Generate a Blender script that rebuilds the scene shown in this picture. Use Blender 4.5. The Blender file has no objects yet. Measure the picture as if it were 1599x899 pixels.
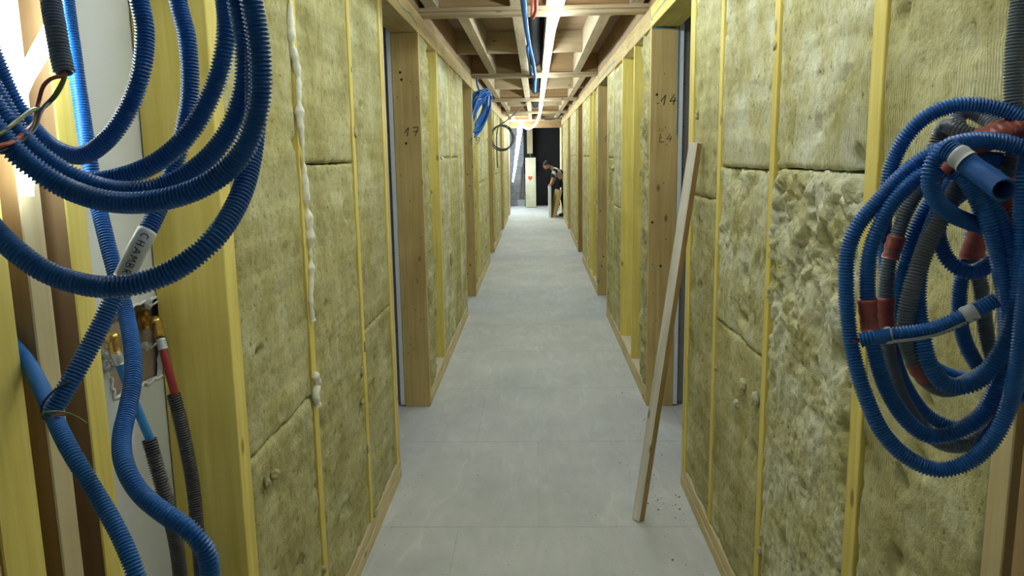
import bpy, bmesh, math, random
import numpy as np
from mathutils import Vector, Matrix, noise
random.seed(7)

# ------------------------------------------------------------------ camera
H = 1.6; F = 1226.0
PITCH, YAW, ROLL = .16824, .03173, -.015775
def basis():
    cp, sp = math.cos(PITCH), math.sin(PITCH)
    f = np.array([0, cp, -sp]); r = np.array([1., 0, 0]); u = np.cross(r, f)
    c, s = math.cos(ROLL), math.sin(ROLL)
    r2 = c*r + s*u; u2 = -s*r + c*u
    c, s = math.cos(YAW), math.sin(YAW)
    Z = np.array([[c, -s, 0], [s, c, 0], [0, 0, 1]])
    return Z@r2, Z@u2, Z@f
CR, CU, CF = basis()
scene = bpy.context.scene
col = scene.collection
cd = bpy.data.cameras.new('camera'); cam = bpy.data.objects.new('camera', cd); col.objects.link(cam)
cd.sensor_fit = 'HORIZONTAL'; cd.sensor_width = 36; cd.lens = 36*F/1599; cd.clip_start = .02; cd.clip_end = 200
m = Matrix.Identity(4)
for i in range(3):
    m[i][0] = CR[i]; m[i][1] = CU[i]; m[i][2] = -CF[i]
m[2][3] = H
cam.matrix_world = m
scene.camera = cam

# ------------------------------------------------------------------ world, exposure
w = bpy.data.worlds.new('world'); scene.world = w; w.use_nodes = True
w.node_tree.nodes['Background'].inputs[0].default_value = (.75, .9, 1, 1)
w.node_tree.nodes['Background'].inputs[1].default_value = .075
vs = scene.view_settings
vs.view_transform = 'Standard'; vs.look = 'None'; vs.gamma = 1; vs.use_curve_mapping = False
vs.exposure = 0.0
LED_STRENGTH = 55.0          # main ceiling strip
LED_NEAR = 38.0              # short strip end beside the left coil
LED_COLOR = (.86, .98, 1.0)

def ray(px, py): return (px-799.5)/F*CR - (py-449.5)/F*CU + CF
def at(px, py, Y):           # photo direction taken to the cross-section Y metres down the corridor
    d = ray(px, py); p = np.array([0, 0, H]) + d*(Y/d[1]); return Vector(p)
def atx(px, py, X):
    d = ray(px, py); p = np.array([0, 0, H]) + d*(X/d[0]); return Vector(p)

# ------------------------------------------------------------------ materials
def new_mat(name, rough=.8):
    m = bpy.data.materials.new(name); m.use_nodes = True
    nt = m.node_tree; b = nt.nodes['Principled BSDF']; b.inputs['Roughness'].default_value = rough
    return m, nt, b
def N(nt, t, **kw):
    n = nt.nodes.new(t)
    for k, v in kw.items():
        if k.startswith('i_'): n.inputs[k[2:].replace('_', ' ')].default_value = v
        else: setattr(n, k, v)
    return n
def L(nt, a, b): nt.links.new(a, b)
def ramp(nt, stops):
    r = N(nt, 'ShaderNodeValToRGB'); e = r.color_ramp.elements
    while len(e) < len(stops): e.new(.5)
    for q, (p, c) in zip(e, stops):
        q.position = p; q.color = (*c, 1) if len(c) == 3 else c
    return r
def coords(nt, scale, rnd=True):
    tc = N(nt, 'ShaderNodeTexCoord'); mp = N(nt, 'ShaderNodeMapping'); mp.inputs['Scale'].default_value = scale
    L(nt, tc.outputs['Object'], mp.inputs['Vector'])
    if rnd:
        oi = N(nt, 'ShaderNodeObjectInfo'); mu = N(nt, 'ShaderNodeMath', operation='MULTIPLY'); mu.inputs[1].default_value = 37.
        L(nt, oi.outputs['Random'], mu.inputs[0]); cx = N(nt, 'ShaderNodeCombineXYZ')
        for i in range(3): L(nt, mu.outputs[0], cx.inputs[i])
        L(nt, cx.outputs[0], mp.inputs['Location'])
    return mp
def flat(name, c, rough=.7, metal=0, bump=0, bscale=60, var=.12):
    m, nt, b = new_mat(name, rough); b.inputs['Base Color'].default_value = (*c, 1); b.inputs['Metallic'].default_value = metal
    if bump or True:
        mp = coords(nt, (1, 1, 1)); n = N(nt, 'ShaderNodeTexNoise'); n.inputs['Scale'].default_value = bscale; n.inputs['Detail'].default_value = 3
        L(nt, mp.outputs[0], n.inputs['Vector'])
        r = ramp(nt, [(.3, tuple(x*(1-var) for x in c)), (.7, tuple(min(1, x*(1+var*.7)) for x in c))])
        L(nt, n.outputs['Fac'], r.inputs[0]); L(nt, r.outputs[0], b.inputs['Base Color'])
        if bump:
            bp = N(nt, 'ShaderNodeBump'); bp.inputs['Strength'].default_value = bump; bp.inputs['Distance'].default_value = .002
            L(nt, n.outputs['Fac'], bp.inputs['Height']); L(nt, bp.outputs[0], b.inputs['Normal'])
    return m
WOOD = {}
PAL = {
    'yellow': ((.69, .55, .11), (.82, .70, .21)),
    'post':   ((.50, .36, .125), (.64, .49, .21)),
    'pale':   ((.58, .46, .23), (.70, .59, .34)),
    'pine':   ((.52, .42, .24), (.63, .54, .34)),
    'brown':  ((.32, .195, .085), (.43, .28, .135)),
    'deck':   ((.27, .175, .10), (.37, .25, .15)),
    'joist':  ((.38, .29, .17), (.49, .39, .25)),
    'grey':   ((.66, .63, .58), (.84, .82, .78)),
    'tan':    ((.42, .27, .13), (.54, .37, .19)),
}
def wood(kind, axis='z'):
    key = (kind, axis)
    if key in WOOD: return WOOD[key]
    m, nt, b = new_mat('wood_%s_%s' % key, .72)
    d, l = PAL[kind]
    s = {'z': (28, 28, 1.6), 'y': (28, 1.6, 28), 'x': (1.6, 28, 28)}[axis]
    mp = coords(nt, s); n = N(nt, 'ShaderNodeTexNoise'); n.inputs['Scale'].default_value = 1.5; n.inputs['Detail'].default_value = 5; n.inputs['Distortion'].default_value = .6
    L(nt, mp.outputs[0], n.inputs['Vector'])
    r = ramp(nt, [(.3, d), (.7, l)]); L(nt, n.outputs['Fac'], r.inputs[0])
    # knots and nail marks
    s2 = {'z': (9, 9, 4.2), 'y': (9, 4.2, 9), 'x': (4.2, 9, 9)}[axis]
    mp2 = coords(nt, s2); v = N(nt, 'ShaderNodeTexVoronoi'); v.inputs['Scale'].default_value = 1.0; L(nt, mp2.outputs[0], v.inputs['Vector'])
    kr = ramp(nt, [(.0, (1, 1, 1)), (.075, (.75, .75, .75)), (.115, (0, 0, 0))]); L(nt, v.outputs['Distance'], kr.inputs[0])
    # cloudy tone over the length
    mp3 = coords(nt, (3, 3, 3)); n3 = N(nt, 'ShaderNodeTexNoise'); n3.inputs['Scale'].default_value = 1.; n3.inputs['Detail'].default_value = 3; L(nt, mp3.outputs[0], n3.inputs['Vector'])
    r3 = ramp(nt, [(.3, (.86, .84, .80)), (.7, (1.06, 1.06, 1.05))]); L(nt, n3.outputs['Fac'], r3.inputs[0])
    mx0 = N(nt, 'ShaderNodeMix', data_type='RGBA', blend_type='MULTIPLY'); mx0.inputs[0].default_value = 1
    L(nt, r.outputs[0], mx0.inputs[6]); L(nt, r3.outputs[0], mx0.inputs[7])
    mx = N(nt, 'ShaderNodeMix', data_type='RGBA'); mx.inputs[7].default_value = (d[0]*.42, d[1]*.33, d[2]*.35, 1)
    L(nt, kr.outputs[0], mx.inputs[0]); L(nt, mx0.outputs[2], mx.inputs[6]); L(nt, mx.outputs[2], b.inputs['Base Color'])
    bp = N(nt, 'ShaderNodeBump'); bp.inputs['Strength'].default_value = .25; bp.inputs['Distance'].default_value = .001
    L(nt, n.outputs['Fac'], bp.inputs['Height']); L(nt, bp.outputs[0], b.inputs['Normal'])
    WOOD[key] = m; return m
def insulation(name, pale, ribs=True):
    m, nt, b = new_mat(name, .95); b.inputs['Specular IOR Level'].default_value = .1
    mp = coords(nt, (1, 1, 1))
    a = N(nt, 'ShaderNodeTexNoise'); a.inputs['Scale'].default_value = 5; a.inputs['Detail'].default_value = 7; a.inputs['Roughness'].default_value = .65; L(nt, mp.outputs[0], a.inputs['Vector'])
    if pale: st = [(.28, (.40, .36, .14)), (.43, (.54, .51, .27)), (.55, (.64, .63, .43)), (.70, (.74, .75, .62))]
    else:    st = [(.28, (.35, .305, .115)), (.44, (.47, .435, .205)), (.58, (.56, .535, .30)), (.74, (.66, .65, .45))]
    r = ramp(nt, st); L(nt, a.outputs['Fac'], r.inputs[0])
    # small dark flecks and fibres
    f = N(nt, 'ShaderNodeTexNoise'); f.inputs['Scale'].default_value = 46; f.inputs['Detail'].default_value = 5; f.inputs['Roughness'].default_value = .7; L(nt, mp.outputs[0], f.inputs['Vector'])
    fr = ramp(nt, [(.31, (.36, .31, .20)), (.40, (.87, .86, .82)), (.54, (1, 1, 1)), (.72, (1.07, 1.07, 1.10))]); L(nt, f.outputs['Fac'], fr.inputs[0])
    mu = N(nt, 'ShaderNodeMix', data_type='RGBA', blend_type='MULTIPLY'); mu.inputs[0].default_value = .85
    L(nt, r.outputs[0], mu.inputs[6]); L(nt, fr.outputs[0], mu.inputs[7])
    out = mu.outputs[2]; hgt = f.outputs['Fac']
    if ribs:
        # fine vertical ribbing pressed in the slab face, only in places
        mpr = coords(nt, (1, 1, .12), False); wv = N(nt, 'ShaderNodeTexWave', wave_type='BANDS', bands_direction='Y'); wv.inputs['Scale'].default_value = 38
        wv.inputs['Distortion'].default_value = 1.2; wv.inputs['Detail'].default_value = 2; L(nt, mpr.outputs[0], wv.inputs['Vector'])
        mk = N(nt, 'ShaderNodeTexNoise'); mk.inputs['Scale'].default_value = 3.2; mk.inputs['Detail'].default_value = 3; L(nt, mp.outputs[0], mk.inputs['Vector'])
        mr = ramp(nt, [(.44, (0, 0, 0)), (.56, (1, 1, 1))]); L(nt, mk.outputs['Fac'], mr.inputs[0])
        q = N(nt, 'ShaderNodeMath', operation='MULTIPLY'); L(nt, wv.outputs['Fac'], q.inputs[0]); L(nt, mr.outputs[0], q.inputs[1])
        q2 = N(nt, 'ShaderNodeMath', operation='MULTIPLY_ADD'); q2.inputs[1].default_value = .30
        L(nt, q.outputs[0], q2.inputs[0]); L(nt, f.outputs['Fac'], q2.inputs[2]); hgt = q2.outputs[0]
        # pale compression lines slanting across the slab
        mpd = coords(nt, (1, 1, 1)); mpd.inputs['Rotation'].default_value = (.25, 0, 0); mpd.inputs['Scale'].default_value = (1, .9, 9)
        dn = N(nt, 'ShaderNodeTexNoise'); dn.inputs['Scale'].default_value = 2; dn.inputs['Detail'].default_value = 3; L(nt, mpd.outputs[0], dn.inputs['Vector'])
        dr = ramp(nt, [(.42, (.90, .89, .86)), (.62, (1.14, 1.14, 1.15))]); L(nt, dn.outputs['Fac'], dr.inputs[0])
        m3 = N(nt, 'ShaderNodeMix', data_type='RGBA', blend_type='MULTIPLY'); m3.inputs[0].default_value = .9
        L(nt, out, m3.inputs[6]); L(nt, dr.outputs[0], m3.inputs[7]); out = m3.outputs[2]
    L(nt, out, b.inputs['Base Color'])
    bp = N(nt, 'ShaderNodeBump'); bp.inputs['Strength'].default_value = .95; bp.inputs['Distance'].default_value = .007
    L(nt, hgt, bp.inputs['Height']); L(nt, bp.outputs[0], b.inputs['Normal'])
    return m
M_INS = insulation('mineral_wool', False)
M_INSP = insulation('mineral_wool_pale', True)
M_TORN = insulation('mineral_wool_torn', True, False)
def concrete(name, c0, c1, scale=1.6):
    m, nt, b = new_mat(name, .75)
    mp = coords(nt, (1, 1, 1), False); a = N(nt, 'ShaderNodeTexNoise'); a.inputs['Scale'].default_value = scale; a.inputs['Detail'].default_value = 8; a.inputs['Roughness'].default_value = .62
    g = N(nt, 'ShaderNodeNewGeometry'); L(nt, g.outputs['Position'], a.inputs['Vector'])
    r = ramp(nt, [(.3, c0), (.7, c1)]); L(nt, a.outputs['Fac'], r.inputs[0])
    sc = N(nt, 'ShaderNodeMapping'); sc.inputs['Scale'].default_value = (9, 2.2, 1); sc.inputs['Rotation'].default_value = (0, 0, .5); L(nt, g.outputs['Position'], sc.inputs['Vector'])
    n2 = N(nt, 'ShaderNodeTexNoise'); n2.inputs['Scale'].default_value = 1.2; n2.inputs['Detail'].default_value = 6; n2.inputs['Distortion'].default_value = 1.5; L(nt, sc.outputs[0], n2.inputs['Vector'])
    r2 = ramp(nt, [(.35, (.93, .93, .93)), (.6, (1, 1, 1)), (.74, (1.12, 1.12, 1.11))]); L(nt, n2.outputs['Fac'], r2.inputs[0])
    n3 = N(nt, 'ShaderNodeTexNoise'); n3.inputs['Scale'].default_value = 60; n3.inputs['Detail'].default_value = 4; L(nt, g.outputs['Position'], n3.inputs['Vector'])
    r3 = ramp(nt, [(.27, (.55, .53, .5)), (.34, (1, 1, 1))]); L(nt, n3.outputs['Fac'], r3.inputs[0])
    x = N(nt, 'ShaderNodeMix', data_type='RGBA', blend_type='MULTIPLY'); x.inputs[0].default_value = 1; L(nt, r.outputs[0], x.inputs[6]); L(nt, r2.outputs[0], x.inputs[7])
    y = N(nt, 'ShaderNodeMix', data_type='RGBA', blend_type='MULTIPLY'); y.inputs[0].default_value = .7; L(nt, x.outputs[2], y.inputs[6]); L(nt, r3.outputs[0], y.inputs[7])
    L(nt, y.outputs[2], b.inputs['Base Color'])
    bp = N(nt, 'ShaderNodeBump'); bp.inputs['Strength'].default_value = .15; bp.inputs['Distance'].default_value = .002; L(nt, n3.outputs['Fac'], bp.inputs['Height']); L(nt, bp.outputs[0], b.inputs['Normal'])
    return m
M_FLOOR = concrete('cement_board', (.47, .495, .50), (.60, .62, .615))
M_SCREED = concrete('joint_filler', (.28, .30, .31), (.36, .38, .39))
M_BLOCK = concrete('concrete_block', (.40, .42, .45), (.58, .60, .63), 4)
M_PLASTER = flat('plasterboard', (.72, .75, .78), .9, 0, .03, 3, .05)
M_PLASTER_UNLIT = flat('plasterboard_unlit', (.22, .215, .21), .9, 0, 0, 6, .06)  # same plasterboard, its colour darkened to paint the unlit side rooms
M_GYPS = flat('gypsum_core', (.85, .86, .85), .95, 0, .5, 120)
M_STEEL = flat('galvanised_steel', (.60, .66, .72), .4, .6, 0, 40)
M_CHIP = flat('chipboard', (.34, .26, .20), .9, 0, .2, 80)
M_BLACK = flat('dark_void', (.012, .011, .012), .8, 0, 0, 3)  # black painted in for the darkness of unlit gaps and openings
M_DUCT = flat('black_duct', (.008, .009, .012), 1.0)
M_DUCT.node_tree.nodes['Principled BSDF'].inputs['Specular IOR Level'].default_value = .1
M_BLUE = flat('blue_corrugated_plastic', (.012, .145, .50), .38, 0, 0, 25)
M_BLUED = flat('dusty_blue_plastic', (.016, .16, .50), .5, 0, 0, 25)
M_GREYC = flat('grey_corrugated_plastic', (.17, .205, .235), .45, 0, 0, 25)
M_BLKC = flat('black_corrugated_plastic', (.05, .05, .055), .4, 0, 0, 25)
M_TAPER = flat('red_tape', (.42, .105, .085), .38, 0, .2, 50)
M_TAPEW = flat('white_tape', (.62, .65, .66), .45, 0, .1, 40)
M_INK = flat('black_ink', (.012, .012, .016), .6)
M_PENCIL = flat('pencil', (.14, .10, .07), .8)
M_BRASS = flat('brass', (.62, .42, .13), .28, .9)
M_REDPIPE = flat('red_pipe', (.33, .04, .04), .4)
M_BLUEPIPE = flat('light_blue_pipe', (.03, .22, .62), .4)
M_WRED = flat('red_wire', (.55, .12, .07), .45)
M_WGRN = flat('green_yellow_wire', (.16, .22, .05), .45)
M_WBLU = flat('dark_blue_wire', (.02, .035, .07), .45)
M_FOAM = flat('expanding_foam', (.88, .86, .74), .5, 0, .4, 90)
M_DUST = flat('dusty_plate', (.62, .55, .42), .95, 0, .3, 60)
M_HEART = flat('red_paint', (.60, .09, .04), .7)
M_BOARD = flat('cream_board', (.62, .60, .42), .7, 0, 0, 5)
M_CABLE = flat('grey_cable', (.11, .12, .11), .5)
M_HOLE = flat('nail_hole', (.03, .02, .012), .9)
M_BLUEMARK = flat('blue_chalk', (.08, .24, .38), .9)
def led_mat(name, s):
    m, nt, b = new_mat(name); b.inputs['Base Color'].default_value = (1, 1, 1, 1)
    b.inputs['Emission Color'].default_value = (*LED_COLOR, 1); b.inputs['Emission Strength'].default_value = s
    return m

# ------------------------------------------------------------------ builders
def tag(o, label=None, cat=None, group=None, kind=None):
    if label: o['label'] = label
    if cat: o['category'] = cat
    if group: o['group'] = group
    if kind: o['kind'] = kind
    return o
def empty(name, loc=(0, 0, 0), parent=None):
    o = bpy.data.objects.new(name, None); col.objects.link(o); o.location = loc; o.empty_display_size = .1
    if parent: o.parent = parent
    return o
def world_loc(o):
    v = Vector((0, 0, 0))
    while o: v += o.location; o = o.parent
    return v
def link(name, me, mat, parent, origin, smooth=False):
    me.materials.append(mat)
    if smooth: me.polygons.foreach_set('use_smooth', [True]*len(me.polygons))
    o = bpy.data.objects.new(name, me); col.objects.link(o)
    o.location = Vector(origin) - (world_loc(parent) if parent else Vector((0, 0, 0)))
    if parent: o.parent = parent
    return o
def mesh(name, vs, fs, mat, parent=None, smooth=False, origin=None):
    vs = np.asarray(vs, float)
    if origin is None:
        c = (vs.min(0)+vs.max(0))/2; origin = (c[0], c[1], vs[:, 2].min())
    vs = vs - np.asarray(origin)
    me = bpy.data.meshes.new(name)
    fs = np.asarray(fs) if not isinstance(fs, list) else fs
    if isinstance(fs, np.ndarray):
        n, k = fs.shape
        me.vertices.add(len(vs)); me.vertices.foreach_set('co', vs.ravel())
        me.loops.add(n*k); me.loops.foreach_set('vertex_index', fs.ravel().astype(np.int32))
        me.polygons.add(n); me.polygons.foreach_set('loop_start', np.arange(0, n*k, k, dtype=np.int32))
        me.polygons.foreach_set('loop_total', np.full(n, k, dtype=np.int32))
    else:
        me.from_pydata([tuple(v) for v in vs], [], fs)
    me.update(); me.validate()
    return link(name, me, mat, parent, origin, smooth)
def frombm(name, bm, mat, parent=None, smooth=False):
    vs = [tuple(v.co) for v in bm.verts]
    bm.verts.index_update()
    fs = [[v.index for v in f.verts] for f in bm.faces]; bm.free()
    return mesh(name, vs, fs, mat, parent, smooth)
def box(name, x0, x1, y0, y1, z0, z1, mat, parent=None, bev=.002, mtx=None):
    bm = bmesh.new(); bmesh.ops.create_cube(bm, size=1)
    for v in bm.verts:
        v.co = Vector(((x0+x1)/2+v.co.x*(x1-x0), (y0+y1)/2+v.co.y*(y1-y0), (z0+z1)/2+v.co.z*(z1-z0)))
    if bev: bmesh.ops.bevel(bm, geom=bm.edges[:], offset=bev, segments=1, affect='EDGES')
    if mtx: bm.transform(mtx)
    return frombm(name, bm, mat, parent)

def catmull(P, step):
    P = np.array([list(p) for p in P], float)
    Q = np.vstack([2*P[0]-P[1], P, 2*P[-1]-P[-2]])
    out = []
    for i in range(1, len(Q)-2):
        p0, p1, p2, p3 = Q[i-1], Q[i], Q[i+1], Q[i+2]
        t0 = 0; t1 = t0+max(1e-6, np.linalg.norm(p1-p0))**.5; t2 = t1+max(1e-6, np.linalg.norm(p2-p1))**.5; t3 = t2+max(1e-6, np.linalg.norm(p3-p2))**.5
        t = np.linspace(t1, t2, 24, endpoint=False)[:, None]
        A1 = (t1-t)/(t1-t0)*p0+(t-t0)/(t1-t0)*p1; A2 = (t2-t)/(t2-t1)*p1+(t-t1)/(t2-t1)*p2; A3 = (t3-t)/(t3-t2)*p2+(t-t2)/(t3-t2)*p3
        B1 = (t2-t)/(t2-t0)*A1+(t-t0)/(t2-t0)*A2; B2 = (t3-t)/(t3-t1)*A2+(t-t1)/(t3-t1)*A3
        out.append((t2-t)/(t2-t1)*B1+(t-t1)/(t2-t1)*B2)
    C = np.vstack(out+[P[-1:]])
    d = np.r_[0, np.cumsum(np.linalg.norm(np.diff(C, axis=0), axis=1))]
    n = max(3, int(round(d[-1]/step))+1)
    s = np.linspace(0, d[-1], n)
    return np.stack([np.interp(s, d, C[:, k]) for k in range(3)], 1), d[-1]
def frames(C):
    T = np.gradient(C, axis=0); T /= np.linalg.norm(T, axis=1)[:, None]
    up = np.array([0, 0, 1.]) if abs(T[0][2]) < .9 else np.array([0, -1., 0])
    n = np.cross(T[0], up); n /= np.linalg.norm(n); Ns = [n]
    for i in range(1, len(T)):
        n = Ns[-1]-T[i]*(Ns[-1]@T[i]); Ns.append(n/np.linalg.norm(n))
    Ns = np.array(Ns); return T, Ns, np.cross(T, Ns)
def tube_geo(C, R, sides, hollow=False):
    T, A, B = frames(C); n = len(C); R = np.broadcast_to(R, (n,))
    th = np.linspace(0, 2*np.pi, sides, endpoint=False)
    V = C[:, None, :] + R[:, None, None]*(np.cos(th)[None, :, None]*A[:, None, :]+np.sin(th)[None, :, None]*B[:, None, :])
    V = V.reshape(-1, 3); i = np.arange(n-1)[:, None]*sides; j = np.arange(sides)[None, :]; j2 = (j+1) % sides
    Fq = np.stack([i+j, i+sides+j, i+sides+j2, i+j2], -1).reshape(-1, 4)
    extraV = []; extraF = []
    k = len(V)
    for e, sgn in ((0, 1), (n-1, -1)):
        if hollow:
            ring1 = C[e]+R[e]*.88*(np.cos(th)[:, None]*A[e]+np.sin(th)[:, None]*B[e])
            ring2 = ring1+T[e]*sgn*.035
            extraV += [ring1, ring2]
            o = e*sides
            for q in range(sides):
                q2 = (q+1) % sides
                extraF += [[o+q, o+q2, k+q2, k+q], [k+q, k+q2, k+sides+q2, k+sides+q]]
            cc = len(V)+sum(len(x) for x in extraV); extraV.append((C[e]+T[e]*sgn*.035)[None])
            for q in range(0, sides, 2): extraF.append([k+sides+q, k+sides+(q+1) % sides, k+sides+(q+2) % sides, cc])
            k = cc+1
        else:
            extraV.append(C[e][None]); o = e*sides
            for q in range(0, sides, 2): extraF.append([o+q, o+(q+1) % sides, o+(q+2) % sides, k])
            k += 1
    V = np.vstack([V]+extraV); Fq = np.vstack([Fq, np.array(extraF)])
    return V, Fq
def tube(name, pts, r, mat, parent=None, step=.01, sides=10):
    C, ln = catmull(pts, step); V, Fq = tube_geo(C, r, sides)
    return mesh(name, V, Fq, mat, parent, True)
def conduit(pts, r=.0104, mat=None, parent=None, pitch=.0038, sides=14, name='conduit', hollow=True, tapes=(), depth=.79):
    """corrugated hose; tapes = (from, to, material) in fractions of its length. Returns object, centreline"""
    C, ln = catmull(pts, pitch/4)
    ph = np.arange(len(C)) % 4
    R = np.where(ph < 2, r, r*depth)
    V, Fq = tube_geo(C, R, sides, hollow)
    o = mesh(name, V, Fq, mat or M_BLUE, parent, False)
    for t in tapes:
        a, b, tm = t[:3]
        i0, i1 = int(a*(len(C)-1)), int(b*(len(C)-1))
        S = C[i0:i1:3]
        rr = r*1.07+.0006*np.sin(np.arange(len(S))*1.9)+.0004*np.sin(np.arange(len(S))*.7)
        Vt, Ft = tube_geo(S, rr, 16, False); mesh('tape', Vt, Ft, tm, o, True)
    return o, C
def arc_near(C, px, py):      # index on the centreline closest to a photo direction
    d = C-np.array([0, 0, H]); x = 799.5+F*(d@CR)/(d@CF); y = 449.5-F*(d@CU)/(d@CF)
    return int(np.argmin((x-px)**2+(y-py)**2+1e9*(d@CF < 0)))

GL = {  # hand-drawn letters as strokes in a unit box
    'C': [[(.9, .9), (.5, 1), (.1, .7), (.1, .3), (.5, 0), (.9, .1)]], 'H': [[(.1, 0), (.1, 1)], [(.85, 0), (.85, 1)], [(.1, .5), (.85, .5)]],
    'A': [[(0, 0), (.45, 1), (.9, 0)], [(.2, .4), (.72, .4)]], 'M': [[(0, 0), (.1, 1), (.45, .35), (.85, 1), (.95, 0)]],
    'B': [[(.1, 0), (.1, 1), (.7, .85), (.65, .6), (.1, .52), (.8, .35), (.75, .08), (.1, 0)]], 'R': [[(.1, 0), (.1, 1), (.75, .85), (.7, .58), (.1, .5), (.85, 0)]],
    'E': [[(.85, 1), (.1, 1), (.1, 0), (.85, 0)], [(.1, .52), (.7, .52)]],
    '1': [[(.0, .35), (.55, 1), (.5, 0)]], '7': [[(.0, .95), (.9, 1), (.55, .0)], [(.2, .5), (.95, .52)]],
    '4': [[(.55, 1), (.05, .35), (.95, .42)], [(.75, .75), (.62, 0)]], '-': [[(0, .1), (.7, .25)]],
    '3': [[(.1, .95), (.8, .9), (.45, .55), (.8, .3), (.1, 0)]], '6': [[(.8, .95), (.2, .5), (.3, .05), (.8, .25), (.3, .45)]],
    'L': [[(.1, 1), (.05, 0), (.9, .05)]], 'S': [[(.9, .9), (.3, 1), (.2, .6), (.8, .4), (.6, 0), (.1, .1)]],
    '9': [[(.8, .6), (.2, .6), (.2, .95), (.8, .95), (.75, .4), (.4, 0)]],
}
def strokes(text, size, gap=.3):
    out = []; x = 0
    for ch in text:
        if ch in GL:
            for s in GL[ch]: out.append([(x+a*size*.7, b*size) for a, b in s])
        x += size*(.7+gap)
    return out, x
def ribbons(name, lines, place, wdt, mat, parent):
    V = []; Fs = []
    for s in lines:
        s2 = []
        for a, b in zip(s[:-1], s[1:]):
            for t in np.linspace(0, 1, 6, endpoint=False): s2.append((a[0]+(b[0]-a[0])*t, a[1]+(b[1]-a[1])*t))
        s2.append(s[-1]); k = len(V)
        for i, p in enumerate(s2):
            q = s2[min(i+1, len(s2)-1)]; o = s2[max(i-1, 0)]
            dx, dy = q[0]-o[0], q[1]-o[1]; l = math.hypot(dx, dy) or 1
            nx, ny = -dy/l*wdt/2, dx/l*wdt/2
            V.append(place(p[0]+nx, p[1]+ny)); V.append(place(p[0]-nx, p[1]-ny))
        for i in range(len(s2)-1): Fs.append([k+2*i, k+2*i+1, k+2*i+3, k+2*i+2])
    return mesh(name, V, Fs, mat, parent)
def tube_writing(C, i0, i1, r, text, size, parent, face=None, mat=None):
    S = C[i0:i1]; T, A, B = frames(S); seg = np.r_[0, np.cumsum(np.linalg.norm(np.diff(S, axis=0), axis=1))]
    def place(u, v):
        i = int(np.clip(np.searchsorted(seg, u), 0, len(S)-1)); t = T[i]
        c = S[i]; d = (np.array([0, 0, H])-c) if face is None else np.array(face, float)
        d = d-t*(d@t); d /= np.linalg.norm(d); e = np.cross(d, t)
        a = v/r; p = c+r*(math.cos(a)*d+math.sin(a)*e)
        return Vector(p)
    ls, wd = strokes(text, size)
    ls = [[(x, y-size/2) for x, y in s] for s in ls]
    return ribbons('handwriting', ls, place, size*.11, mat or M_INK, parent)

# ================================================================== STRUCTURE
XW = .695; XB = .86          # corridor face and back face of both side walls
ZH = 2.33; ZT = 2.45; ZP = .1

def batt(name, side, y0, y1, z0, z1, parent, mat, res=.012, amp=.006, seed=0, torn=0, pits=(), proud=0., ragged=.006, ridge=0):
    """one mineral wool slab: displaced front, ragged rim, real thickness"""
    ny = max(3, int((y1-y0)/res)); nz = max(3, int((z1-z0)/res))
    Y = np.linspace(y0, y1, ny+1); Z = np.linspace(z0, z1, nz+1)
    front = []; s = seed*13.7
    for k, z in enumerate(Z):
        for j, y in enumerate(Y):
            v = Vector((y*1.0+s, z*1.0, s*.5))
            h = amp*(noise.noise(v*7)*.9+noise.noise(v*22)*.5+noise.noise(v*47)*.45)
            if torn:
                q = noise.noise(v*5+Vector((3, 1, 7)))
                a_ = Vector((v.x*1.0, v.y*.8, v.z)); w_ = noise.noise_vector(a_*6)*.09; a_ = a_+w_
                tt = torn*(.35+.65*min(1, max(0, (z-.95)/.3))) if z1 < 1.7 else torn
                h += tt*(q*.45 + .3 - 1.1*abs(noise.noise(a_*9)) - .7*abs(noise.noise(a_*24)) - .75*abs(noise.noise(a_*55)))+tt*.25
            c = noise.noise(v*13+Vector((9, 9, 9)))
            if c < -.45: h -= (-.45-c)*.07*(1+torn*20)      # small pulled-out pits
            for (py, pz, pr, pd) in pits:
                d = math.hypot((y-py), (z-pz)*.75)/pr
                if d < 1: h -= pd*(1-d*d)**2
            e = min(y-y0, y1-y, z-z0, z1-z); edge = max(0, 1-e/.018)
            h -= .007*edge*edge*(1+.8*noise.noise(v*30))
            yy = y; zz = z
            if j in (0, ny): yy += ragged*noise.noise(Vector((z*26, s, j)))
            if k in (0, nz): zz += ragged*1.2*noise.noise(Vector((y*26, s, k+3)))
            x = XW - proud + .004 - h
            front.append((side*x, yy, zz))
    n0 = len(front); W = ny+1
    V = front[:]; Fs = []
    for k in range(nz):
        for j in range(ny):
            a = k*W+j; Fs.append([a, a+1, a+W+1, a+W])
    rim = [j for j in range(ny+1)]+[k*W+ny for k in range(1, nz+1)]+[nz*W+j for j in range(ny-1, -1, -1)]+[k*W for k in range(nz-1, 0, -1)]
    for i in rim:
        _, y, z = front[i]; V.append((side*(XB-.003), min(max(y, y0), y1), min(max(z, z0), z1)))
    R = len(rim)
    for i in range(R):
        i2 = (i+1) % R; Fs.append([rim[i], n0+i, n0+i2, rim[i2]])
    Fs4 = np.array(Fs)
    if side > 0: pass
    o = mesh(name, V, Fs4, mat, parent, True)
    o.data.validate()
    # back face
    return o
def stud(side, y0, y1, parent, kind='yellow', z0=ZP, z1=ZH, inset=.001, name='stud', flank=None):
    a, b = side*(XW+inset), side*(XB-.002)
    o = box(name, min(a, b), max(a, b), y0, y1, z0, z1, wood(kind, 'z'), parent)
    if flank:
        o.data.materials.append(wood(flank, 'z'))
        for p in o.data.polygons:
            if abs(p.normal.y) > .9: p.material_index = 1  # side faces: unstained wood, with their shade painted into the browner colour
    return o
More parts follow.
